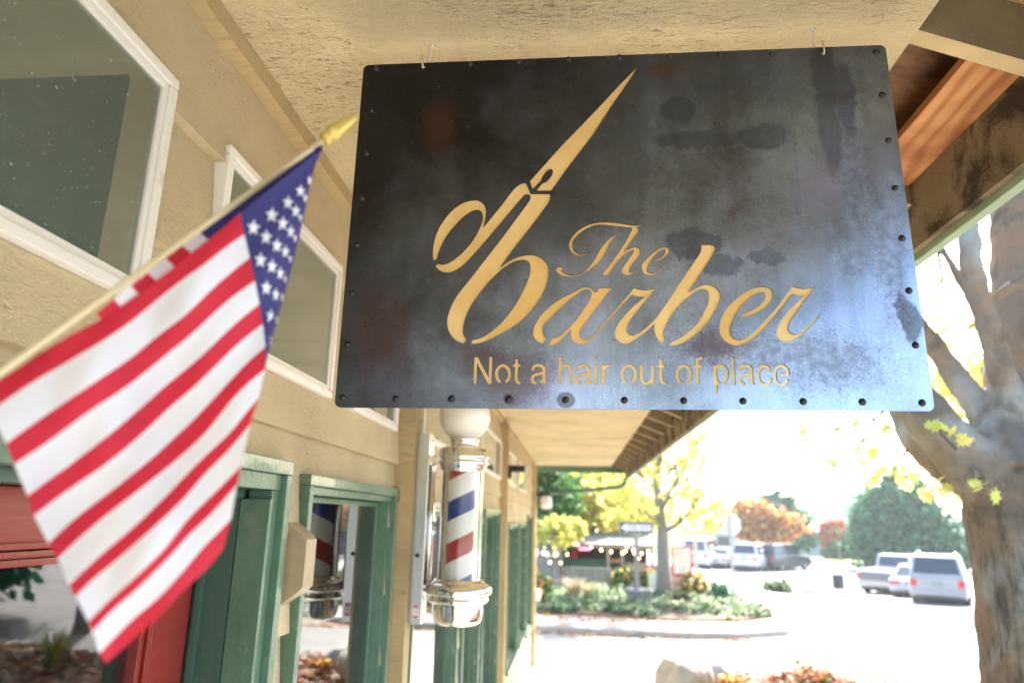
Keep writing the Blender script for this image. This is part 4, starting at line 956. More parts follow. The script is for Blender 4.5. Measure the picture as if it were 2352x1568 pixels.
tag(k.build('hill', mat('wooded_hill', (.05,.09,.09), .95, noise_amt=.3, noise_scale=.05)), kind='structure')
# low pale building beyond the lawn
hb = thing('low_building', 'long low pale building behind the parked cars', 'building', (20,90,-.95))
MB().box(14,44,86,94,-.95,1.8).build('wall', mat('pale_wall', (.55,.56,.6), .8), hb)
k = MB(); k.prism([(85.4,1.81),(94.6,1.81),(90,3.0)], 13.5, 44.5, 'X'); k.build('roof', mat('pale_roof', (.40,.40,.44), .8), hb)
for x in (17,22,27,32,37): MB().box(x, x+1.4, 85.96, 85.99, -.1, 1.0).build('window', mat('far_window', (.08,.10,.13), .2) if x == 17 else MATS['far_window'], hb)

# ---- the big tree at the right ---------------------------------------------
def bark():
    m = bpy.data.materials.new('maple_bark'); m.use_nodes = True; n = m.node_tree.nodes; l = m.node_tree.links; b = n["Principled BSDF"]
    tc = n.new("ShaderNodeTexCoord")
    def nz(sc, s=(1,1,1), det=8, dist=0, ro=.6):
        mp = n.new("ShaderNodeMapping"); mp.inputs["Scale"].default_value = s; l.new(tc.outputs["Object"], mp.inputs[0])
        k = n.new("ShaderNodeTexNoise"); k.inputs["Scale"].default_value = sc; k.inputs["Detail"].default_value = det; k.inputs["Distortion"].default_value = dist; k.inputs["Roughness"].default_value = ro
        l.new(mp.outputs[0], k.inputs[0]); return k.outputs[0]
    def rng(v, a, c, d=0, e=1):
        k = n.new("ShaderNodeMapRange"); l.new(v, k.inputs[0])
        for i, q in enumerate((a, c, d, e)): k.inputs[i+1].default_value = q
        return k.outputs[0]
    def mix(f, a, c):
        k = n.new("ShaderNodeMix"); k.data_type = 'RGBA'; l.new(f, k.inputs[0])
        if isinstance(a, tuple): k.inputs[6].default_value = (*a, 1)
        else: l.new(a, k.inputs[6])
        k.inputs[7].default_value = (*c, 1); return k.outputs[2]
    fis = nz(9, (3.2,3.2,.30), 9, .6, .65)
    col = mix(rng(nz(2.2), .38, .62), (.27,.18,.115), (.20,.17,.13))
    col = mix(rng(nz(5, dist=.4), .55, .70), col, (.17,.15,.12))
    col = mix(rng(nz(3.1), .58, .72), col, (.06,.052,.036))
    col = mix(mnode(n, l, 'MULTIPLY', rng(nz(26), .64, .70), .8), col, (.28,.28,.25))
    col = mix(rng(nz(1.15, det=4), .50, .60), col, (.30,.31,.29))
    col = mix(mnode(n, l, 'MULTIPLY', rng(nz(1.9, det=4, dist=.3), .53, .62), .8), col, (.13,.11,.085))
    # only the older trunk is furrowed
    sp = n.new("ShaderNodeSeparateXYZ"); l.new(tc.outputs["Object"], sp.inputs[0])
    low = rng(sp.outputs[2], 2.15, 2.75, 1, .18)
    col = mix(mnode(n, l, 'MULTIPLY', rng(fis, .50, .36), mnode(n, l, 'MULTIPLY', low, .85)), col, (.055,.042,.032))
    l.new(col, b.inputs["Base Color"]); b.inputs["Roughness"].default_value = .85; b.inputs["Specular IOR Level"].default_value = .2
    h = mnode(n, l, 'ADD', mnode(n, l, 'MULTIPLY', fis, low), mnode(n, l, 'MULTIPLY', nz(40), .12))
    bp = n.new("ShaderNodeBump"); bp.inputs["Strength"].default_value = 1.0; bp.inputs["Distance"].default_value = .055; l.new(h, bp.inputs["Height"]); l.new(bp.outputs[0], b.inputs["Normal"])
    return m
BT = 4.5; root = at_y(2425, 1900, BT); bt = thing('maple_tree', 'massive brown-barked tree with forking limbs at the right edge', 'tree', (root.x, BT, .15))
paths = [
 [(2470,2105,215,0),(2440,2040,138,0),(2420,1850,118,0),(2400,1568,106,0),(2378,1350,104,0),(2358,1190,112,0),(2342,1090,106,0)],
 [(2335,1150,95,0),(2262,1095,63,-.05),(2200,1035,54,-.08),(2140,968,50,-.08),(2085,900,47,-.05),(2015,820,42,0),(1930,730,38,.1),(1850,600,30,.2),(1800,480,24,.3),(1730,300,15,.4),(1690,80,6,.5)],
 [(2230,1105,42,.15),(2160,1050,44,.25),(2112,1000,42,.35),(2085,930,40,.5),(2040,830,36,.7),(2000,700,28,.9),(1960,480,20,1.1),(1930,250,10,1.3),(1910,60,4,1.4)],
 [(2315,1060,52,0),(2262,955,31,.05),(2200,872,25,.1),(2140,790,21,.15),(2090,715,17,.2),(2040,630,14,.3),(1990,540,10,.35)],
 [(2338,1090,108,0),(2345,990,84,0),(2360,880,78,.1),(2366,760,74,.25),(2362,600,70,.4),(2350,420,66,.6),(2335,200,54,.8),(2320,-60,40,1.0),(2300,-400,26,1.2),(2330,-750,14,1.3),(2350,-1050,5,1.4)],
 [(2335,985,60,-.05),(2306,880,27,-.16),(2284,800,24,-.22),(2262,730,23,-.24),(2240,650,23,-.22),(2226,560,23,-.2),(2216,470,23,-.1),(2205,340,20,.05),(2180,160,15,.1),(2150,-60,10,.15),(2160,-300,4,.2)],
 [(2460,560,17,-.2),(2352,645,13,-.25),(2300,672,12,-.2),(2268,695,11,-.15),(2256,735,10,-.1)],
 [(2262,735,13,-.1),(2225,680,10,-.08),(2190,615,9,-.05),(2150,552,7.5,0),(2100,470,6,0)],
 [(2350,1010,60,-.05),(2395,900,60,-.1),(2450,740,52,-.1),(2520,500,40,0),(2590,200,28,.1),(2620,-150,16,.2),(2680,-480,6,.3)]]
k = MB(); PXM = BT/1568.0
for pth in paths:
    P = [at_y(x, y, BT+dy) for x, y, r, dy in pth]; R_ = [r*(BT+dy)/1568.0*1.03 for x, y, r, dy in pth]
    Q, RR = [], []
    for i in range(len(P)-1):
        for t in (0,.33,.66): Q.append(P[i].lerp(P[i+1], t)); RR.append(R_[i]*(1-t)+R_[i+1]*t)
    Q.append(P[-1]); RR.append(R_[-1]); Q2 = [Q[0]]+[(Q[i-1]+Q[i]*2+Q[i+1])/4 for i in range(1, len(Q)-1)]+[Q[-1]]
    k.tube(Q2, RR, 16)
tk = k.build('trunk', bark(), bt)
md = tk.modifiers.new('r', 'REMESH'); md.mode = 'VOXEL'; md.voxel_size = .013; md.use_smooth_shade = True
md = tk.modifiers.new('s', 'SMOOTH'); md.factor = .6; md.iterations = 7
tx = bpy.data.textures.new('lumps', 'CLOUDS'); tx.noise_scale = .16; tx.noise_depth = 3
md = tk.modifiers.new('d', 'DISPLACE'); md.texture = tx; md.strength = .045; md.texture_coords = 'LOCAL'; md.mid_level = .5
# twigs and hanging leaves
k = MB()
tw = [[(2256,735,5,-.1),(2232,748,3,-.1),(2200,764,2,-.1),(2139,765,1.3,-.1)],[(2230,690,3,-.1),(2245,720,3,-.1)],[(2215,600,2,-.1),(2236,600,1.5,-.15)],
 [(2085,900,4,.0),(2010,960,3,-.1),(1930,985,2.2,-.2),(1830,990,1.5,-.25)],[(2010,960,3,-.1),(1960,1050,2,-.2),(1900,1075,1.3,-.2)],[(2112,1000,4,.35),(2060,1060,3,.3),(2120,1110,2,.2),(2180,1130,1.3,.1)],[(2060,1060,3,.3),(1990,1090,2,.2),(1945,1110,1,.1)],
 [(2200,1035,3,-.2),(2150,985,2,-.3),(2240,1020,1.3,-.35)],[(2262,1095,3,-.2),(2230,1110,2,-.3),(2295,1145,1.3,-.35)],[(2150,552,4,0),(2165,640,3,-.05),(2140,700,2,-.1),(2125,760,1.3,-.1)]]
for t_ in tw: k.tube([at_y(x, y, BT+dy) for x, y, r, dy in t_], [max(.0018, r*PXM) for x, y, r, dy in t_], 6)
Rt = random.Random(77)
for (px_, py_, rr_, dy_) in ((2320,-60,9,1.0),(2300,-400,8,1.2),(2330,-750,6,1.3),(2590,200,8,.1),(2620,-150,7,.2),(1730,300,6,.4),(1930,250,5,1.3),(2150,-60,5,.15),(2180,160,5,.1),(2520,500,8,0)):
    p0 = at_y(px_, py_, BT+dy_)
    for q in range(4):
        d_ = Vector((Rt.uniform(-.8,1), Rt.uniform(-.9,.9), Rt.uniform(.5,1.1))).normalized(); pp = [p0]
        for w_ in range(4):
            d_ = (d_+Vector((Rt.uniform(-.3,.3), Rt.uniform(-.3,.3), Rt.uniform(-.1,.3)))).normalized(); pp.append(pp[-1]+d_*Rt.uniform(.3,.5))
        k.tube(pp, [rr_*PXM, rr_*PXM*.7, rr_*PXM*.5, rr_*PXM*.3, .002], 6)
k.build('twigs', bark_b, bt)
cr_ = blobs([(3.4,5.4,7.6,2.2,2.0,1.3),(2.2,5.6,6.9,1.1,1.2,.7),(4.6,5.2,6.8,1.3,1.5,.9)], 2600, .3); cards(cr_, .07*(.7+.6*RS.rand(len(cr_))), [Ly[0], Ly[2], Ly[1]], 'crown', bt, shape=MAPLE)
LV = [(700,30),(760,60),(840,40),(880,100),(640,110),(680,160),(570,220),(950,60),(720,10),(805,80),(900,60),(660,130),(820,300),(860,340),(800,270),(950,230),(960,290),(1010,300),(1040,240),(890,250),(1070,260),(910,410),(1090,340),(1080,400),(1060,420),(1170,350),(1190,365),(1250,410),(1230,420),(1290,400),(1300,370),(1370,440),(1360,490),(1385,500),(1430,400),(1480,460),(1495,490),(1420,460),(1100,130),(1130,120),(1000,180)]
P = []; 
for (x, y) in LV:
    for q in range(2):
        P.append(at_y(1580+x*.4+random.uniform(-9,9), 941+y*.4+random.uniform(-8,8), BT+random.uniform(-.25,.5)))
n0 = len(P)
for (x, y) in [(1385,95),(1415,102),(1480,108),(1515,130),(1550,150),(1580,162),(1612,180),(1635,435),(1665,455),(1645,415),(1700,425),(1740,460),(1775,500)]:
    P.append(at_y(1580+x*.4, 941+y*.4, BT-.42+random.uniform(-.04,.04)))
P = np.array([list(p) for p in P])
mi_ = [int(v) for v in RS.choice([0,0,1,1,2], len(P))]
cards(P, .055*(.75+.5*RS.rand(len(P))), [Ly[0], Ly[2], leafmat('leaf_pale', (.75,.68,.22))], 'leaves', bt, shape=MAPLE, mi=mi_)
far_ = [at_y(2120+random.gauss(60,45), 760+random.gauss(40,110), 9+random.random()*2) for _ in range(420)]
far_ = np.array([list(p) for p in far_ ])
yt = tree('maple_tree', 'yellow-leaved tree glimpsed behind the forked limbs at right', (8.5,14.5,0), 7.0, .14, [(0,0,4.6,2.0,1.8,1.4),(-.6,0,6.0,1.6,1.6,1.0),(-.3,0,3.4,.9,.9,.35)], 2600, .13, Ly, nb=9, spread=2.2, seed=31, levels=2)

# ================================================================== island: signs, food stand, planting
greywood = mat('grey_timber', (.30,.28,.26), .9, noise_amt=.25, noise_scale=6, bump=.4, bump_scale=20, stretch=(1,1,.2))
galv = mat('galvanised_post', (.45,.46,.47), .45, .6)
signw = mat('sign_white', (.82,.82,.82), .4); signk = mat('sign_black', (.03,.03,.035), .4)
def text_mesh(txt, size, w=None, bold=.012):
    cu = bpy.data.curves.new('t', 'FONT'); cu.body = txt; cu.size = size; cu.offset = bold*size; cu.align_x = 'CENTER'; cu.align_y = 'CENTER'; cu.resolution_u = 3; cu.space_character = 1.05
    ob = bpy.data.objects.new('t', cu); COL.objects.link(ob); dg = bpy.context.evaluated_depsgraph_get(); me = bpy.data.meshes.new_from_object(ob.evaluated_get(dg))
    vs = [tuple(v.co) for v in me.vertices]; fs = [tuple(p.vertices) for p in me.polygons]
    bpy.data.objects.remove(ob); bpy.data.curves.remove(cu); bpy.data.meshes.remove(me); return vs, fs
ow = thing('one_way_sign', 'black and white one way arrow sign on a grey square post', 'road sign', (1.80,20.9,.19))
c0 = at_y(1460.5, 1211, 20.9); ox, oz = c0.x, c0.z
MB().bevbox(ox-.065, ox+.065, 20.84, 20.97, .3, oz-.02, .01).build('post', greywood, ow)
MB().bevbox(ox-.50, ox+.50, 20.812, 20.818, oz-.17, oz+.17, .002).build('panel', signk, ow)
k = MB()
for a in ((-.485,.485,.148,.158),(-.485,.485,-.158,-.148),(-.485,-.475,-.148,.148),(.475,.485,-.148,.148)): k.box(ox+a[0], ox+a[1], 20.808, 20.8115, oz+a[2], oz+a[3])
k.build('border', signw, ow)
k = MB(); k.prism([(ox-.45,oz),(ox-.27,oz+.125),(ox-.27,oz+.085),(ox+.44,oz+.085),(ox+.44,oz-.085),(ox-.27,oz-.085),(ox-.27,oz-.125)], 20.808, 20.8115); k.build('arrow', signw, ow)
vs, fs = text_mesh('ONE WAY', .155); k = MB(); k.add([(ox+.08+v[0], 20.8065, oz+v[1]) for v in vs], fs); k.build('lettering', signk, ow)
k = MB(); k.smooth = True
ring = [(-.30,.20),(-.36,.34),(-.43,.55),(-.44,.60)]
k.lathe([(0,.19),(.27,.19),(.33,.33),(.42,.56),(.44,.62),(.38,.64),(.0,.64)], (ox+.05,20.9,0), 9, smooth=False)
for i, v in enumerate(k.v): k.v[i] = (v[0]+.04*noise.noise(Vector(v)*3), v[1], v[2]+.03*noise.noise(Vector(v)*4))
tag(k.build('stone_planter', mat('grey_stone', (.24,.25,.24), .9, noise_amt=.2, bump=.5, bump_scale=12), None, loc=(ox+.05,20.9,.19)), 'grey tapered stone block around the foot of the one way sign post', 'planter')
# stop sign seen from behind
c0 = at_y(1676, 1203, 22.4); st = thing('stop_sign', 'pale back of an octagonal road sign on a thin metal post', 'road sign', (c0.x,22.4,0))
k = MB(); k.prism([(c0.x+.38*math.cos(math.radians(22.5+45*i)), c0.z+.38*math.sin(math.radians(22.5+45*i))) for i in range(8)], 22.42, 22.424); k.build('panel', mat('bare_aluminium', (.62,.62,.60), .5, .4), st)
k = MB(); k.box(c0.x-.03, c0.x+.03, 22.37, 22.4195, .001, c0.z+.42); k.build('post', galv, st)
# notice board with posts
c0 = at_y(1566, 1290, 24.0); bx, bz = c0.x, c0.z; nb_ = thing('notice_board', 'white notice in a red frame hanging under a white timber arch', 'notice board', (bx,24,.19))
for sx_ in (-.42, .46): MB().bevbox(bx+sx_-.055, bx+sx_+.055, 23.95, 24.06, .19, bz+.80, .01).build('post', mat('painted_post', (.60,.60,.58), .7) if sx_ < 0 else MATS['painted_post'], nb_)
MB().bevbox(bx-.52, bx+.56, 23.93, 24.08, bz+.801, bz+.92, .01).build('beam', MATS['painted_post'], nb_)
MB().bevbox(bx-.33, bx+.34, 23.98, 24.02, bz-.45, bz+.50, .01).build('frame', mat('red_frame', (.55,.10,.09), .6), nb_)
MB().box(bx-.26, bx+.27, 23.972, 23.979, bz-.36, bz+.42).build('notice', signw, nb_)
k = MB()
for q, wd in enumerate((.18,.22,.16,.20,.12,.19,.15)): k.box(bx-wd, bx+wd*.9, 23.969, 23.9715, bz+.30-.09*q, bz+.325-.09*q)
o_ = k.build('print_lines', mat('faint_red_print', (.55,.25,.25), .6), nb_); o_['kind'] = 'stuff'
c0 = at_y(1503, 1338, 23.4); ab = thing('sandwich_board', 'small white board with a yellow-green border left of the grey trunk', 'sign board', (c0.x,23.4,.19))
MB().bevbox(c0.x-.22, c0.x+.22, 23.38, 23.42, .22, .95, .01).build('frame', mat('lime_paint', (.45,.60,.08), .6), ab)
MB().box(c0.x-.17, c0.x+.17, 23.374, 23.379, .28, .90).build('panel', signw, ab)
MB().hexa([(c0.x-.2,23.43,.2),(c0.x+.2,23.43,.2),(c0.x+.2,23.75,.19),(c0.x-.2,23.75,.19),(c0.x-.2,23.425,.9),(c0.x+.2,23.425,.9),(c0.x+.2,23.45,.9),(c0.x-.2,23.45,.9)]).build('back_leg', greywood, ab)
# food stand
FY = 25.6
def fx_(px): return at_y(px, 1200, FY).x
def fz_(py): return at_y(1380, py, FY).z
fs_ = thing('food_stand', 'small open timber food stand with dark interior, green counter front and lit pink sign', 'food stand', (fx_(1380),FY+1,.19))
tealm = mat('teal_panel', (.03,.12,.09), .6)
for px in (1289, 1396, 1428, 1495): MB().bevbox(fx_(px)-.06, fx_(px)+.06, FY, FY+.12, .19, fz_(1258), .01).build('post', greywood, fs_)
MB().bevbox(fx_(1284), fx_(1500), FY-.03, FY+.15, fz_(1258)+.001, fz_(1251), .01).build('beam', mat('pale_beam', (.38,.38,.36), .8), fs_)
k = MB(); k.hexa([(fx_(1280),FY-.3,fz_(1252)),(fx_(1505),FY-.3,fz_(1252)),(fx_(1505),FY+3,fz_(1252)+.35),(fx_(1280),FY+3,fz_(1252)+.35),(fx_(1280),FY-.3,fz_(1252)+.06),(fx_(1505),FY-.3,fz_(1252)+.06),(fx_(1505),FY+3,fz_(1252)+.41),(fx_(1280),FY+3,fz_(1252)+.41)]); k.build('roof', mat('stand_roof', (.20,.21,.19), .8), fs_)
MB().box(fx_(1284), fx_(1500), FY+2.4, FY+2.5, .19, fz_(1252)).build('back_wall', mat('stand_interior', (.05,.035,.03), .9), fs_)
MB().bevbox(fx_(1292), fx_(1394), FY+.3, FY+.36, .6, fz_(1284), .01).build('counter_front', tealm, fs_)
MB().bevbox(fx_(1312), fx_(1326), FY+.5, FY+.56, fz_(1284), fz_(1266), .01).build('poster', mat('red_poster', (.40,.03,.03), .6), fs_)
MB().bevbox(fx_(1330), fx_(1355), FY+.2, FY+.24, fz_(1264), fz_(1255.5), .02).build('lit_sign', mat('pink_neon', (.8,.15,.25), .5, emit=(1,.16,.26), emit_s=1.1), fs_)
MB().bevbox(fx_(1402), fx_(1424), FY+.4, FY+.8, fz_(1292), fz_(1285), .01).build('shelf', mat('tan_shelf', (.5,.33,.2), .7), fs_)
# parked silver car roof glimpsed over the fence is built with the vehicles
# timber fences in front of the stand
def fence(x0, y0, x1, y1, z0, h0, h1, label):
    n = max(3, int(math.hypot(x1-x0, y1-y0)/.145)); f = thing('timber_fence', label, 'fence', ((x0+x1)/2,(y0+y1)/2,z0)); R = random.Random(x0)
    k = MB()
    for i in range(n):
        t0, t1 = i/n+.004, (i+1)/n-.004; h = h0+(h1-h0)*i/n+R.uniform(-.015,.015); dy = R.uniform(-.006,.006)
        ax, ay, bx_, by = x0+(x1-x0)*t0, y0+(y1-y0)*t0+dy, x0+(x1-x0)*t1, y0+(y1-y0)*t1+dy
        k.hexa([(ax,ay,z0),(bx_,by,z0),(bx_,by+.022,z0),(ax,ay+.022,z0),(ax,ay,z0+h),(bx_,by,z0+h),(bx_,by+.022,z0+h),(ax,ay+.022,z0+h)])
    k.build('boards', greywood, f); k = MB(); dx = (x1-x0)
    k.hexa([(x0,y0-.03,z0+h0+.01),(x1,y1-.03,z0+h1+.01),(x1,y1+.06,z0+h1+.01),(x0,y0+.06,z0+h0+.01),(x0,y0-.03,z0+h0+.05),(x1,y1-.03,z0+h1+.05),(x1,y1+.06,z0+h1+.05),(x0,y0+.06,z0+h0+.05)]); k.build('cap_rail', greywood, f)
    for q in (0, .5, 1): MB().bevbox(x0+dx*q-.05, x0+dx*q+.05, y0+(y1-y0)*q+.065, y0+(y1-y0)*q+.16, z0, z0+h0+(h1-h0)*q+.02, .008).build('post', greywood, f)
fence(at_y(1236,1200,24.9).x, 24.9, at_y(1286,1200,24.4).x, 24.4, .19, 1.05, .72, 'weathered grey board fence sloping down left of the food stand')
fence(at_y(1290,1200,24.4).x, 24.4, at_y(1402,1200,24.4).x, 24.4, .19, .72, .70, 'weathered grey board fence in front of the food stand counter')
fence(at_y(1440,1200,24.6).x, 24.6, at_y(1560,1200,24.6).x, 24.6, .19, .86, .86, 'weathered grey board fence behind the one way sign and grey trunk')
gp = thing('timber_screen', 'tall grey timber screen with open slats at the far left of the island', 'screen', (at_y(1245,1200,25.2).x,25.2,.19))
for px in (1229, 1240, 1286): MB().bevbox(at_y(px,1200,25.2).x-.05, at_y(px,1200,25.2).x+.05, 25.15, 25.25, .19, fz_(1240 if px < 1280 else 1256), .01).build('post', greywood, gp)
for q in range(5): MB().bevbox(at_y(1242,1200,25.2).x, at_y(1284,1200,25.2).x, 25.17, 25.20, 1.15+.24*q, 1.24+.24*q, .005).build('slat', greywood, gp)
# strings of bulbs
bulb_m = mat('warm_bulb', (1,.7,.4), .3, emit=(1,.60,.26), emit_s=4.5)
cab_m = mat('black_cable', (.02,.02,.02), .7)
def disp13(x, y): return (1290+x/5.004)*.9408, (1240+y/5.004)*.9408
for lab, Ys, L_ in (('string of warm bulbs across the timber screen at far left', 24.2, [(183,550),(265,660),(395,668),(475,565)]),
    ('string of warm bulbs along the food stand beam', 25.3, [(600,440),(768,472),(890,510),(1012,530),(1187,524),(1207,467)]),
    ('string of warm bulbs sagging between the stand and the grey tree', 24.0, [(1150,545),(1280,512),(1293,548),(1385,553),(1465,533),(1610,520)]),
    ('lowest string of warm bulbs beside the one way sign post', 23.6, [(1350,615),(1509,619),(1482,577),(1595,582),(1937,524)])):
    t = thing('string_lights', lab, 'string lights', at_y(*disp13(*L_[0]), Ys), 'strings of warm bulbs on the island')
    pts = [at_y(*disp13(*p), Ys) for p in sorted(L_)]
    path = []
    for i in range(len(pts)-1):
        for u in (0,.33,.66): q = pts[i].lerp(pts[i+1], u); q.z += .07-.10*math.sin(math.pi*u); path.append(q)
    path.append(pts[-1]+Vector((0,0,.07))); MB().tube(path, .008, 6).build('cable', cab_m, t)
    for p in pts:
        k = MB(); k.lathe([(0,-.035),(.018,-.028),(.026,-.010),(.024,.010),(.014,.030),(.010,.045)], tuple(p), 10); b0 = k.build('bulb', bulb_m, t)
# shrubs and ground cover on the island
def shrub(name, label, x, y, z, rx, ry, rz, n, size, lm, cat='shrub', stems=True, shape=QUAD):
    t = thing(name, label, cat, (x, y, z))
    c = blobs([(x, y, z+rz*.75, rx, ry, rz)], n, .3); c[:,2] = np.maximum(c[:,2], z+.02)
    cards(c, size*(.6+.8*RS.rand(len(c))), lm, 'foliage', t, shape=shape)
    k = MB(); R = random.Random(n)
    for i in range(7):
        a = R.random()*6.28; k.tube([(x,y,z-.02),(x+rx*.3*math.cos(a),y+ry*.3*math.sin(a),z+rz*.7),(x+rx*.7*math.cos(a),y+ry*.7*math.sin(a),z+rz*1.3)], [.015,.01,.004], 5)
    k.build('stems', bark_b, t); return t
def gx(px, Y): return at_y(px, 1200, Y).x
shrub('shrub', 'red and green shrub at the left end of the island by the downspout', gx(1236,21), 21, .19, .45, .5, .45, 900, .09, [Lo[0], Lg2[0], Lg2[2]])
shrub('shrub', 'brown-gold shrub under the notice board', gx(1585,23.6), 23.3, .19, .55, .4, .40, 900, .09, [Lo[1], Ly[1], Lg2[2]])
shrub('shrub', 'olive shrub climbing the fence left of the sign post', gx(1428,24.1), 24.0, .19, .40, .25, .55, 800, .09, [Lg2[0], Ly[1], Lg2[2]])
shrub('shrub', 'olive shrub climbing the fence right of the sign post', gx(1474,24.1), 24.1, .19, .35, .25, .50, 700, .09, [Lg2[0], Lo[1], Lg2[2]])
shrub('dwarf_conifer', 'little pointed green conifer at the right end of the planting', gx(1642,22.6), 22.6, .17, .30, .3, .32, 700, .07, Lb, 'conifer')
def tuft(name, label, x, y, z, n, h, spread, mats, cat, w=.012, droop=.5, seed=0):
    R = random.Random(seed); t = thing(name, label, cat, (x, y, z)); k = MB()
    for i in range(n):
        a = R.random()*6.283; rr = R.random()*spread*.2; L = h*R.uniform(.65,1.1); out = spread*R.uniform(.2,1); bx0, by0 = x+rr*math.cos(a), y+rr*math.sin(a); pv = Vector((-math.sin(a), math.cos(a), 0))
        vs = []
        for q in range(5):
            u = q/4; c = Vector((bx0+out*u*u*math.cos(a), by0+out*u*u*math.sin(a), z+L*(u-droop*u**3*.6))); ww = w*(1-u)**.6+.0008; vs += [c-pv*ww, c+pv*ww]
        k.m = R.randrange(len(mats)); k.add(vs, [(2*q,2*q+1,2*q+3,2*q+2) for q in range(4)])
    k.build('blades', mats, t); return t
grs = [mat('straw_grass', (.62,.50,.33), .7, trans=.3), mat('pink_grass', (.50,.30,.24), .7, trans=.3), Lg2[1]]
tuft('ornamental_grass', 'tall straw-pink ornamental grass in front of the fence', gx(1318,21.3), 21.3, .19, 170, 1.15, .75, grs, 'grass clump', .014, .8, 4)
tuft('ornamental_grass', 'shorter rusty ornamental grass right of the tall clump', gx(1350,21.6), 21.6, .19, 140, .95, .65, [grs[0], grs[0], Lg2[1]], 'grass clump', .014, .9, 8)
def in_poly(x, y, P):
    c = False
    for i in range(len(P)):
        (ax, ay), (bx0, by0) = P[i], P[i-1]
        if (ay > y) != (by0 > y) and x < (bx0-ax)*(y-ay)/(by0-ay)+ax: c = not c
    return c
pts = []
while len(pts) < 9000:
    x, y = random.uniform(-2, 5.6), random.uniform(18.5, 24.5)
    if in_poly(x, y, bedp) and noise.noise(Vector((x*.8, y*.8, 3))) > -.22+.25*(y < 19.3) and math.hypot(x-ox, y-20.9) > .45:
        pts.append((x, y, .19+abs(random.gauss(0,.10))*(1+.8*noise.noise(Vector((x*.5,y*.5,0))))))
tag(cards(np.array(pts), .10*(.6+.8*RS.rand(len(pts))), [Lg2[0], Lg2[1], Lg2[2], Lg2[1]], 'ground_cover', None, flat=.4), kind='stuff')
pts = []
while len(pts) < 2600:
    x = random.uniform(-2.4, 6.0); y = random.choice((random.gauss(18.6,.35), random.gauss(16.6,.16), random.uniform(16.9,18.8)))
    if y > 16.95 and not in_poly(x, y, kin): continue
    pts.append((x, y, (.15 if in_poly(x, y, kerb) else .012)+random.random()*.02))
tag(cards(np.array(pts), .045*(.6+.8*RS.rand(len(pts))), [Lo[0], Lo[1], Ly[1], Lr[0]], 'fallen_leaves', None, shape=MAPLE, flat=.7), kind='stuff')
# ---- planted bed near the walkway: leaf litter, boulders, tufts
litm = [leafmat('litter_red', (.42,.07,.04), .2), leafmat('litter_orange', (.55,.22,.06), .2), leafmat('litter_tan', (.45,.28,.14), .2), leafmat('litter_brown', (.18,.09,.045), .1), leafmat('litter_pale', (.62,.48,.28), .2)]
pts = []
while len(pts) < 15000:
    x, y = random.uniform(1.6, 10.2), random.uniform(2.2, 12.2)
    if y > 11.6+.3*math.sin(x*1.7)+random.gauss(0,.15): continue
    if random.random() > .35+.6*(y > 6): continue
    pts.append((x, y, bed_h(x, y)+random.random()**2*.05))
tag(cards(np.array(pts), .058*(.6+.8*RS.rand(len(pts))), litm, 'leaf_litter', None, shape=MAPLE, flat=.55), kind='stuff')
def boulder(label, x, y, z, r, sq, seed, m, group=None):
    bm = bmesh.new(); bmesh.ops.create_icosphere(bm, subdivisions=4, radius=1); V0 = Vector((seed*7.3, seed*3.1, 0))
    for v in bm.verts:
        d = 1+.22*noise.noise(v.co*1.1+V0)+.10*noise.noise(v.co*2.6+V0)+.035*noise.noise(v.co*7+V0)
        c = v.co*d; c.z = min(c.z, .82+.1*noise.noise(v.co*2+V0)); v.co = Vector((c.x*r*sq[0], c.y*r*sq[1], c.z*r*sq[2]))
    me = bpy.data.meshes.new('boulder'); bm.to_mesh(me); bm.free(); me.materials.append(m)
    for p in me.polygons: p.use_smooth = True
    o = bpy.data.objects.new('boulder', me); COL.objects.link(o); o.location = (x, y, z); return tag(o, label, 'boulder', group)
rock_m = mat('tan_rock', (.36,.34,.29), .9, color2=(.30,.21,.10), c2_scale=2.2, c2_lo=.5, c2_hi=.62, noise_amt=.25, noise_scale=7, bump=.7, bump_scale=9, bump_dist=.03)
bc = at_y(1572, 1545, 10.8); boulder('pale tan boulder at the left end of the leaf-strewn bed', bc.x, 10.8, .20, .40, (1.05,.9,1.25), 1, rock_m)
bc = at_y(1622, 1550, 11.1); boulder('grey rounded boulder just right of the pale tan one', bc.x, 11.1, .20, .36, (1.2,.9,1.1), 2, mat('grey_rock', (.33,.33,.32), .9, noise_amt=.25, noise_scale=7, bump=.7, bump_scale=9, bump_dist=.03))
boulder('low flat grey boulder deeper in the leaf-strewn bed', 6.9, 6.8, .12, .40, (1.3,.9,.7), 3, MATS['grey_rock'])
bc = at_y(1850, 1540, 10.4); shrub('shrub', 'low round shrub of russet leaves on the bed edge', bc.x, 10.4, .30, .40, .36, .19, 1200, .045, [litm[0], litm[3], Lg2[2], litm[1], litm[4]])
bc = at_y(1680, 1552, 10.9); shrub('shrub', 'sparse red-leaved seedling between boulder and russet shrub', bc.x, 10.6, .28, .30, .3, .08, 500, .05, [litm[0], litm[1], Ly[1]])
yu = [mat('yucca_green', (.16,.24,.05), .5, trans=.25), mat('yucca_yellow', (.60,.55,.12), .5, trans=.3)]
tuft('yucca', 'spiky green and yellow yucca at the right of the bed beside the big trunk', 5.35, 9.6, bed_h(5.35,9.6), 90, .62, .42, yu, 'yucca', .018, .15, 5)
tuft('yucca', 'spiky yucca farther right in the bed, seen in the door glass', 4.3, 6.3, bed_h(4.3,6.3), 90, .60, .42, yu, 'yucca', .018, .15, 6)

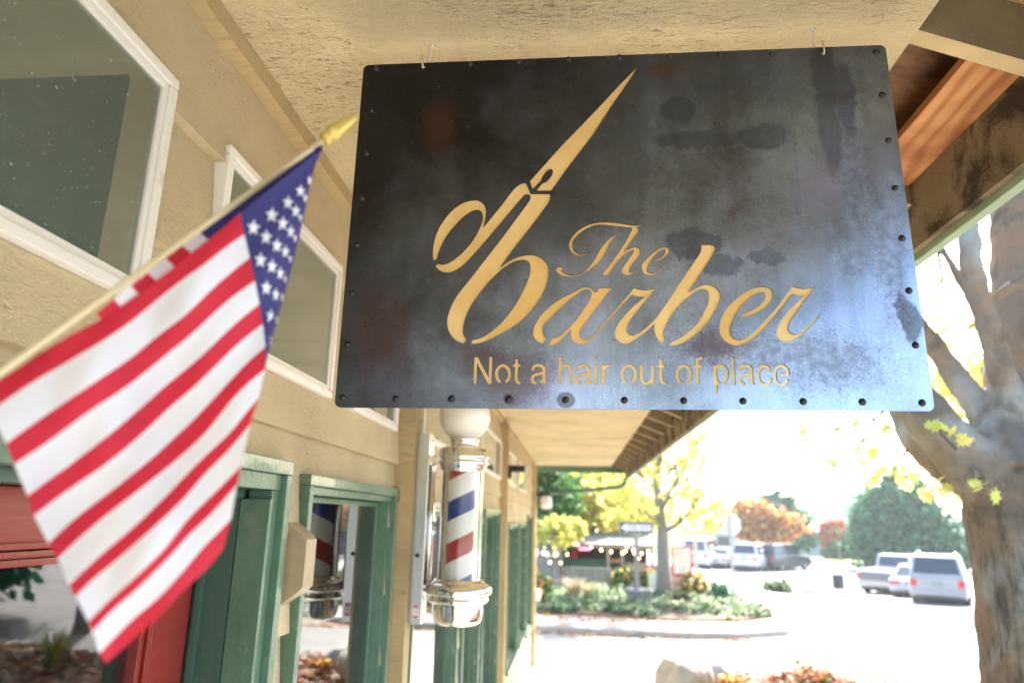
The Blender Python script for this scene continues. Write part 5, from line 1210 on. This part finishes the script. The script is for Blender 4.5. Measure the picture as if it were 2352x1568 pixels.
# ================================================================== vehicles
tyre_m = mat('tyre', (.02,.02,.022), .85); rim_m = mat('rim', (.45,.45,.46), .35, .8); cglass = mat('car_glass', (.03,.045,.06), .06, spec=.9)
lampr = mat('tail_lamp', (.65,.02,.05), .25); trimk = mat('black_trim', (.03,.03,.032), .6); plate_m = mat('number_plate', (.25,.28,.32), .5)
def car(name, label, cat, x, y, ang, kind, color, group='parked cars', sc=1.0, spare=False):
    t = thing(name, label, cat, (x, y, lot_z(x, y)+.002), group); t.rotation_euler = (0,0,ang)   # local +Y is forward
    paint = mat('paint_'+name+str(len(MATS)), color, .28, .15, coat=.6)
    spec = {'suv': dict(L=4.9, W=1.0, H=1.88, belt=1.08, hood=1.05, wb=2.85, cab=(-2.38,-2.05,.55,1.25), r=.38),
            'sedan': dict(L=4.7, W=.92, H=1.45, belt=.93, hood=.86, wb=2.75, cab=(-1.75,-1.05,.45,1.25), r=.33),
            'pickup': dict(L=5.5, W=1.0, H=1.85, belt=1.15, hood=1.10, wb=3.4, cab=(-.45,-.30,1.05,1.65), r=.39),
            'van': dict(L=5.2, W=1.0, H=2.1, belt=1.15, hood=1.08, wb=3.1, cab=(-2.55,-2.40,1.25,2.0), r=.36)}[kind]
    L, Wd, H, belt, hood, wb, cab, r = [spec[q] for q in ('L','W','H','belt','hood','wb','cab','r')]; h2 = L/2; gc = .30
    def loft(st, m, nm, par=t, sm=True):
        # station: y, list of (halfwidth, z) from bottom to top
        k = MB(); K = len(st[0][1])
        for y_, pr in st: k.v += [(w_, y_, z_) for w_, z_ in pr]+[(-w_, y_, z_) for w_, z_ in pr[::-1]]
        n = 2*K
        for i in range(len(st)-1):
            for j in range(n): k.f.append((i*n+j, i*n+(j+1)%n, (i+1)*n+(j+1)%n, (i+1)*n+j)); k.mi.append(0); k.sm.append(False)
        k.f.append(tuple(range(n-1,-1,-1))); k.f.append(tuple((len(st)-1)*n+j for j in range(n))); k.mi += [0,0]; k.sm += [False,False]
        o = local(k, nm, m, par); mdf = o.modifiers.new('b', 'BEVEL'); mdf.width = .035; mdf.segments = 2; mdf.limit_method = 'ANGLE'; mdf.angle_limit = math.radians(25); return o
    def prof(w_, z0, zb): return [(w_*.90, z0), (w_*.985, z0+.10), (w_, (z0+zb)/2+.05), (w_*.97, zb-.05), (w_*.93, zb)]
    rear = belt if kind != 'sedan' else belt-.02
    body = loft([(-h2, prof(Wd*.93, gc+.10, rear-.06)), (-h2+.12, prof(Wd*.98, gc, rear)), (-h2*.4, prof(Wd, gc-.05, belt)), (cab[3]-.1, prof(Wd, gc-.05, belt-.02)), (h2-.45, prof(Wd*.97, gc-.02, hood-.06)), (h2-.06, prof(Wd*.90, gc+.02, hood-.28)), (h2, prof(Wd*.84, gc+.08, hood-.36))], paint, 'body')
    wr = Wd*.74
    y0, y1, y2, y3 = cab
    def cp(wb_, zb, wt, zt): return [(wb_, zb), ((wb_+wt)/2+.01, (zb+zt)/2), (wt, zt)]
    loft([(y0, cp(Wd*.92, belt-.03, Wd*.88, belt+.03)), (y1, cp(Wd*.93, belt-.03, wr, H-.03)), ((y1+y2)/2, cp(Wd*.93, belt-.03, wr+.01, H)), (y2, cp(Wd*.93, belt-.03, wr, H-.03)), (y3, cp(Wd*.90, belt-.05, Wd*.86, belt))], paint, 'cabin')
    # windows: thin dark panes standing just proud of the cabin
    def pane(vs, nm='window'):
        k = MB(); c = sum((Vector(v) for v in vs), Vector())/len(vs); nrm = (Vector(vs[1])-Vector(vs[0])).cross(Vector(vs[2])-Vector(vs[0])).normalized()
        if nrm.dot(c-Vector((0,(y1+y2)/2,belt+.2))) < 0: nrm = -nrm
        a = [Vector(v)+nrm*.012 for v in vs]; b = [Vector(v)-nrm*.02 for v in vs]
        k.v = [tuple(p) for p in a+b]; n_ = len(vs); k.f = [tuple(range(n_)), tuple(range(2*n_-1, n_-1, -1))]+[(i, i+n_, (i+1)%n_+n_, (i+1)%n_) for i in range(n_)]; k.mi = [0]*len(k.f); k.sm = [False]*len(k.f)
        return local(k, nm, cglass, t)
    def lerp(a, b, u): return a+(b-a)*u
    for (ya, yb) in ((y0, y1), (y3, y2)):
        lo, hi = .12, .88
        wA, wB = lerp(Wd*.88, wr, lo)*.90, lerp(Wd*.88, wr, hi)*.88
        pane([(-wA, lerp(ya,yb,lo), lerp(belt+.03,H-.03,lo)), (wA, lerp(ya,yb,lo), lerp(belt+.03,H-.03,lo)), (wB, lerp(ya,yb,hi), lerp(belt+.03,H-.03,hi)), (-wB, lerp(ya,yb,hi), lerp(belt+.03,H-.03,hi))], 'windscreen' if ya == y3 else 'rear_window')
    n_ = 1 if kind == 'pickup' else (3 if kind in ('suv','van') else 2)
    for s_ in (-1, 1):
        za, zb_ = belt+.04, H-.11; wa, wb2 = lerp(Wd*.93, wr, .12), lerp(Wd*.93, wr, .85)
        yl, yh = lerp(y0,y1,.9)+.05, lerp(y3,y2,.45)
        for q in range(n_):
            a, b = lerp(yl, yh, q/n_)+.04, lerp(yl, yh, (q+1)/n_)-.04; tb = b if q < n_-1 else b-.22; ta = a+(.12 if q == 0 and kind == 'sedan' else .03)
            pane([(s_*wa, a, za), (s_*wa, b, za), (s_*wb2, tb-.02, zb_), (s_*wb2, ta, zb_)], 'side_window')
    for s_ in (-1, 1):
        for yy in (-wb/2-.05, wb/2-.05):
            k = MB(); k.lathe([(r*.62, -.11),(r*.93,-.11),(r,-.08),(r,.08),(r*.93,.11),(r*.62,.11)], (s_*(Wd-.14), yy, r), 24, 'X'); w_ = local(k, 'wheel', tyre_m, t)
            k = MB(); k.lathe([(0,-.06),(r*.25,-.085),(r*.55,-.07),(r*.63,-.09),(r*.63,.09),(r*.55,.07),(r*.25,.085),(0,.06)], (s_*(Wd-.14), yy, r), 16, 'X', smooth=False); local(k, 'rim', rim_m, w_)
    for s_ in (-1, 1):
        zl = (belt-.22) if kind != 'pickup' else belt-.30
        wl = .11 if kind in ('suv','pickup','van') else .20; hl = .13 if kind != 'sedan' else .06
        k = MB(); k.bevbox(min(s_*(Wd*.90), s_*(Wd*.90-wl*2)), max(s_*(Wd*.90), s_*(Wd*.90-wl*2)), -h2-.015, -h2+.09, zl-hl, zl+hl, .02); local(k, 'tail_light', lampr, t)
        k = MB(); k.bevbox(min(s_*(Wd*.80), s_*(Wd*.45)), max(s_*(Wd*.80), s_*(Wd*.45)), h2-.10, h2+.005, hood-.46, hood-.34, .02); local(k, 'headlight', signw, t)
        k = MB(); k.bevbox(min(s_*(Wd*.96), s_*(Wd+.16)), max(s_*(Wd*.96), s_*(Wd+.16)), y3-.35, y3-.22, belt, belt+.16, .02); local(k, 'mirror', paint, t)
    k = MB(); k.bevbox(-Wd*.93, Wd*.93, -h2-.10, -h2+.05, gc+.12, gc+.32, .03); local(k, 'rear_bumper', paint if kind != 'pickup' else rim_m, t)
    k = MB(); k.bevbox(-.19, .19, -h2-.03, -h2+.02, belt-.30 if kind != 'pickup' else gc+.16, belt-.16 if kind != 'pickup' else gc+.28, .005); 
    if kind != 'pickup': local(k, 'number_plate', plate_m, t)
    k = MB(); k.box(-Wd*.80, Wd*.80, -h2+.06, h2-.2, gc-.12, gc+.02); local(k, 'underbody', trimk, t)
    if kind == 'pickup':
        k = MB(); k.bevbox(-Wd*.82, Wd*.82, -h2+.10, y0-.12, belt-.001, belt+.004, .001); local(k, 'bed_cover', trimk, t)
        k = MB(); k.bevbox(-Wd*.72, Wd*.72, -h2-.02, -h2+.02, gc+.36, belt-.10, .02); local(k, 'tailgate', mat('tailgate_grey', (.16,.17,.19), .4, .3), t)
    if kind in ('suv', 'van') and not spare:
        for s_ in (-1,1):
            k = MB(); k.tube([(s_*wr*.86, y1+.1, H+.01),(s_*wr*.86, y1+.15, H+.055),(s_*wr*.86, y2-.2, H+.055),(s_*wr*.86, y2-.15, H+.01)], .018, 6); local(k, 'roof_rail', rim_m, t)
    if spare:
        k = MB(); k.lathe([(0,-.13),(.30,-.13),(.36,-.10),(.36,.06),(0,.06)], (0, -h2-.08, 1.0), 24, 'Y'); local(k, 'spare_wheel', tyre_m, t)
    return t
cw, cs = (.62,.62,.63), (.33,.35,.38)
p = at_y(2180, 1300, 29.3); car('parked_suv', 'silver estate SUV seen from behind, half hidden by the big trunk', 'car', p.x+.45, 31.0, -math.radians(29), 'suv', cs)
p = at_y(2096, 1300, 33.5); car('parked_sedan', 'silver sedan parked between the pickup and the SUV', 'car', p.x+1.2, 35.4, -math.radians(36), 'sedan', (.42,.45,.50))
p = at_y(2026, 1300, 36.5); car('parked_pickup', 'white pickup with grey tailgate parked left of the sedan', 'pickup truck', p.x+1.6, 38.6, -math.radians(44), 'pickup', cw)
p = at_y(1808, 1300, 54); car('parked_jeep', 'dark green-blue four-wheel drive with a spare wheel on its back', 'car', p.x, 55, -math.radians(50), 'suv', (.035,.06,.07), sc=1, spare=True)
p = at_y(1741, 1300, 53); car('parked_wagon', 'white hatchback parked just left of the dark four-wheel drive', 'car', p.x, 54, -math.radians(30), 'suv', cw)
p = at_y(1716, 1300, 55); car('parked_sedan', 'navy sedan parked behind the white hatchback', 'car', p.x+.6, 58, -math.radians(20), 'sedan', (.05,.09,.18))
p = at_y(1690, 1300, 52); car('parked_sedan', 'white sedan between the white van and the hatchback, partly behind the sign post', 'car', p.x, 56, -math.radians(25), 'sedan', cw)
p = at_y(1645, 1300, 50); car('parked_van', 'white van at the far left of the parked row', 'van', p.x, 55, -math.radians(22), 'van', cw)
p = at_y(1352, 1300, 27.5); car('parked_sedan', 'silver car whose roof shows over the grey fence by the food stand', 'car', p.x, 31.2, math.radians(80), 'sedan', cs)
# street furniture near the far lawn
p = at_y(1922, 1300, 40); wb_ = thing('waste_bin', 'dark round waste bin with pale lid left of the pickup', 'waste bin', (p.x,40,-.9))
k = MB(); k.lathe([(0,0.001),(.26,.001),(.30,.1),(.31,.85),(0,.85)], (p.x,40,-.9), 20); k.build('drum', trimk, wb_)
k = MB(); k.lathe([(.33,.851),(.33,.92),(.2,1.02),(0,1.05)], (p.x,40,-.9), 20); k.build('lid', signw, wb_)
p = at_y(1908, 1300, 37); hy = thing('traffic_post', 'short white-topped bollard on a dark base in the parking lot', 'bollard', (p.x,37,-.87))
MB().bevbox(p.x-.45, p.x+.45, 36.7, 37.3, -.869, -.71, .03).build('base', trimk, hy)
k = MB(); k.lathe([(.10,.161),(.09,.5),(.13,.52),(.13,.66),(.0,.72)], (p.x-.15,37,-.87), 14); k.build('head', signw, hy)
# small planted islet in the parking lot
p = at_y(1812, 1310, 35); tag(MB().bevbox(p.x-1.3, p.x+1.9, 34.4, 35.8, -.85, -.60, .04).build('parking_islet', concrete_m), kind='structure')
shrub('shrub', 'small green clump on the kerbed islet in the parking lot', p.x-.5, 35, -.60, .75, .45, .28, 900, .12, [Lg2[0], Lg2[1], Lg2[2]])
boulder('pale rock on the kerbed islet in the parking lot', p.x+.9, 35, -.57, .25, (1.6,1,.7), 5, MATS['grey_rock'])
tag(MB().box(14, 60, 63, 75, -.959, -.90).build('far_lawn', mat('bright_lawn', (.22,.30,.06), .9, noise_amt=.2)), kind='structure')
# ================================================================== thin bright haze over the lot
hz = MB().box(-75, 110, -70, 118, -3.0, 14.0).build('haze', None); hm = bpy.data.materials.new('haze_air'); hm.use_nodes = True; n_ = hm.node_tree.nodes; n_.remove(n_["Principled BSDF"])
pv_ = n_.new("ShaderNodeVolumePrincipled"); pv_.inputs["Color"].default_value = (.92,.95,1,1); pv_.inputs["Density"].default_value = .0006; pv_.inputs["Anisotropy"].default_value = .35
hm.node_tree.links.new(pv_.outputs[0], n_["Material Output"].inputs["Volume"]); hz.data.materials.clear(); hz.data.materials.append(hm); tag(hz, kind='stuff')
#@@SECTION
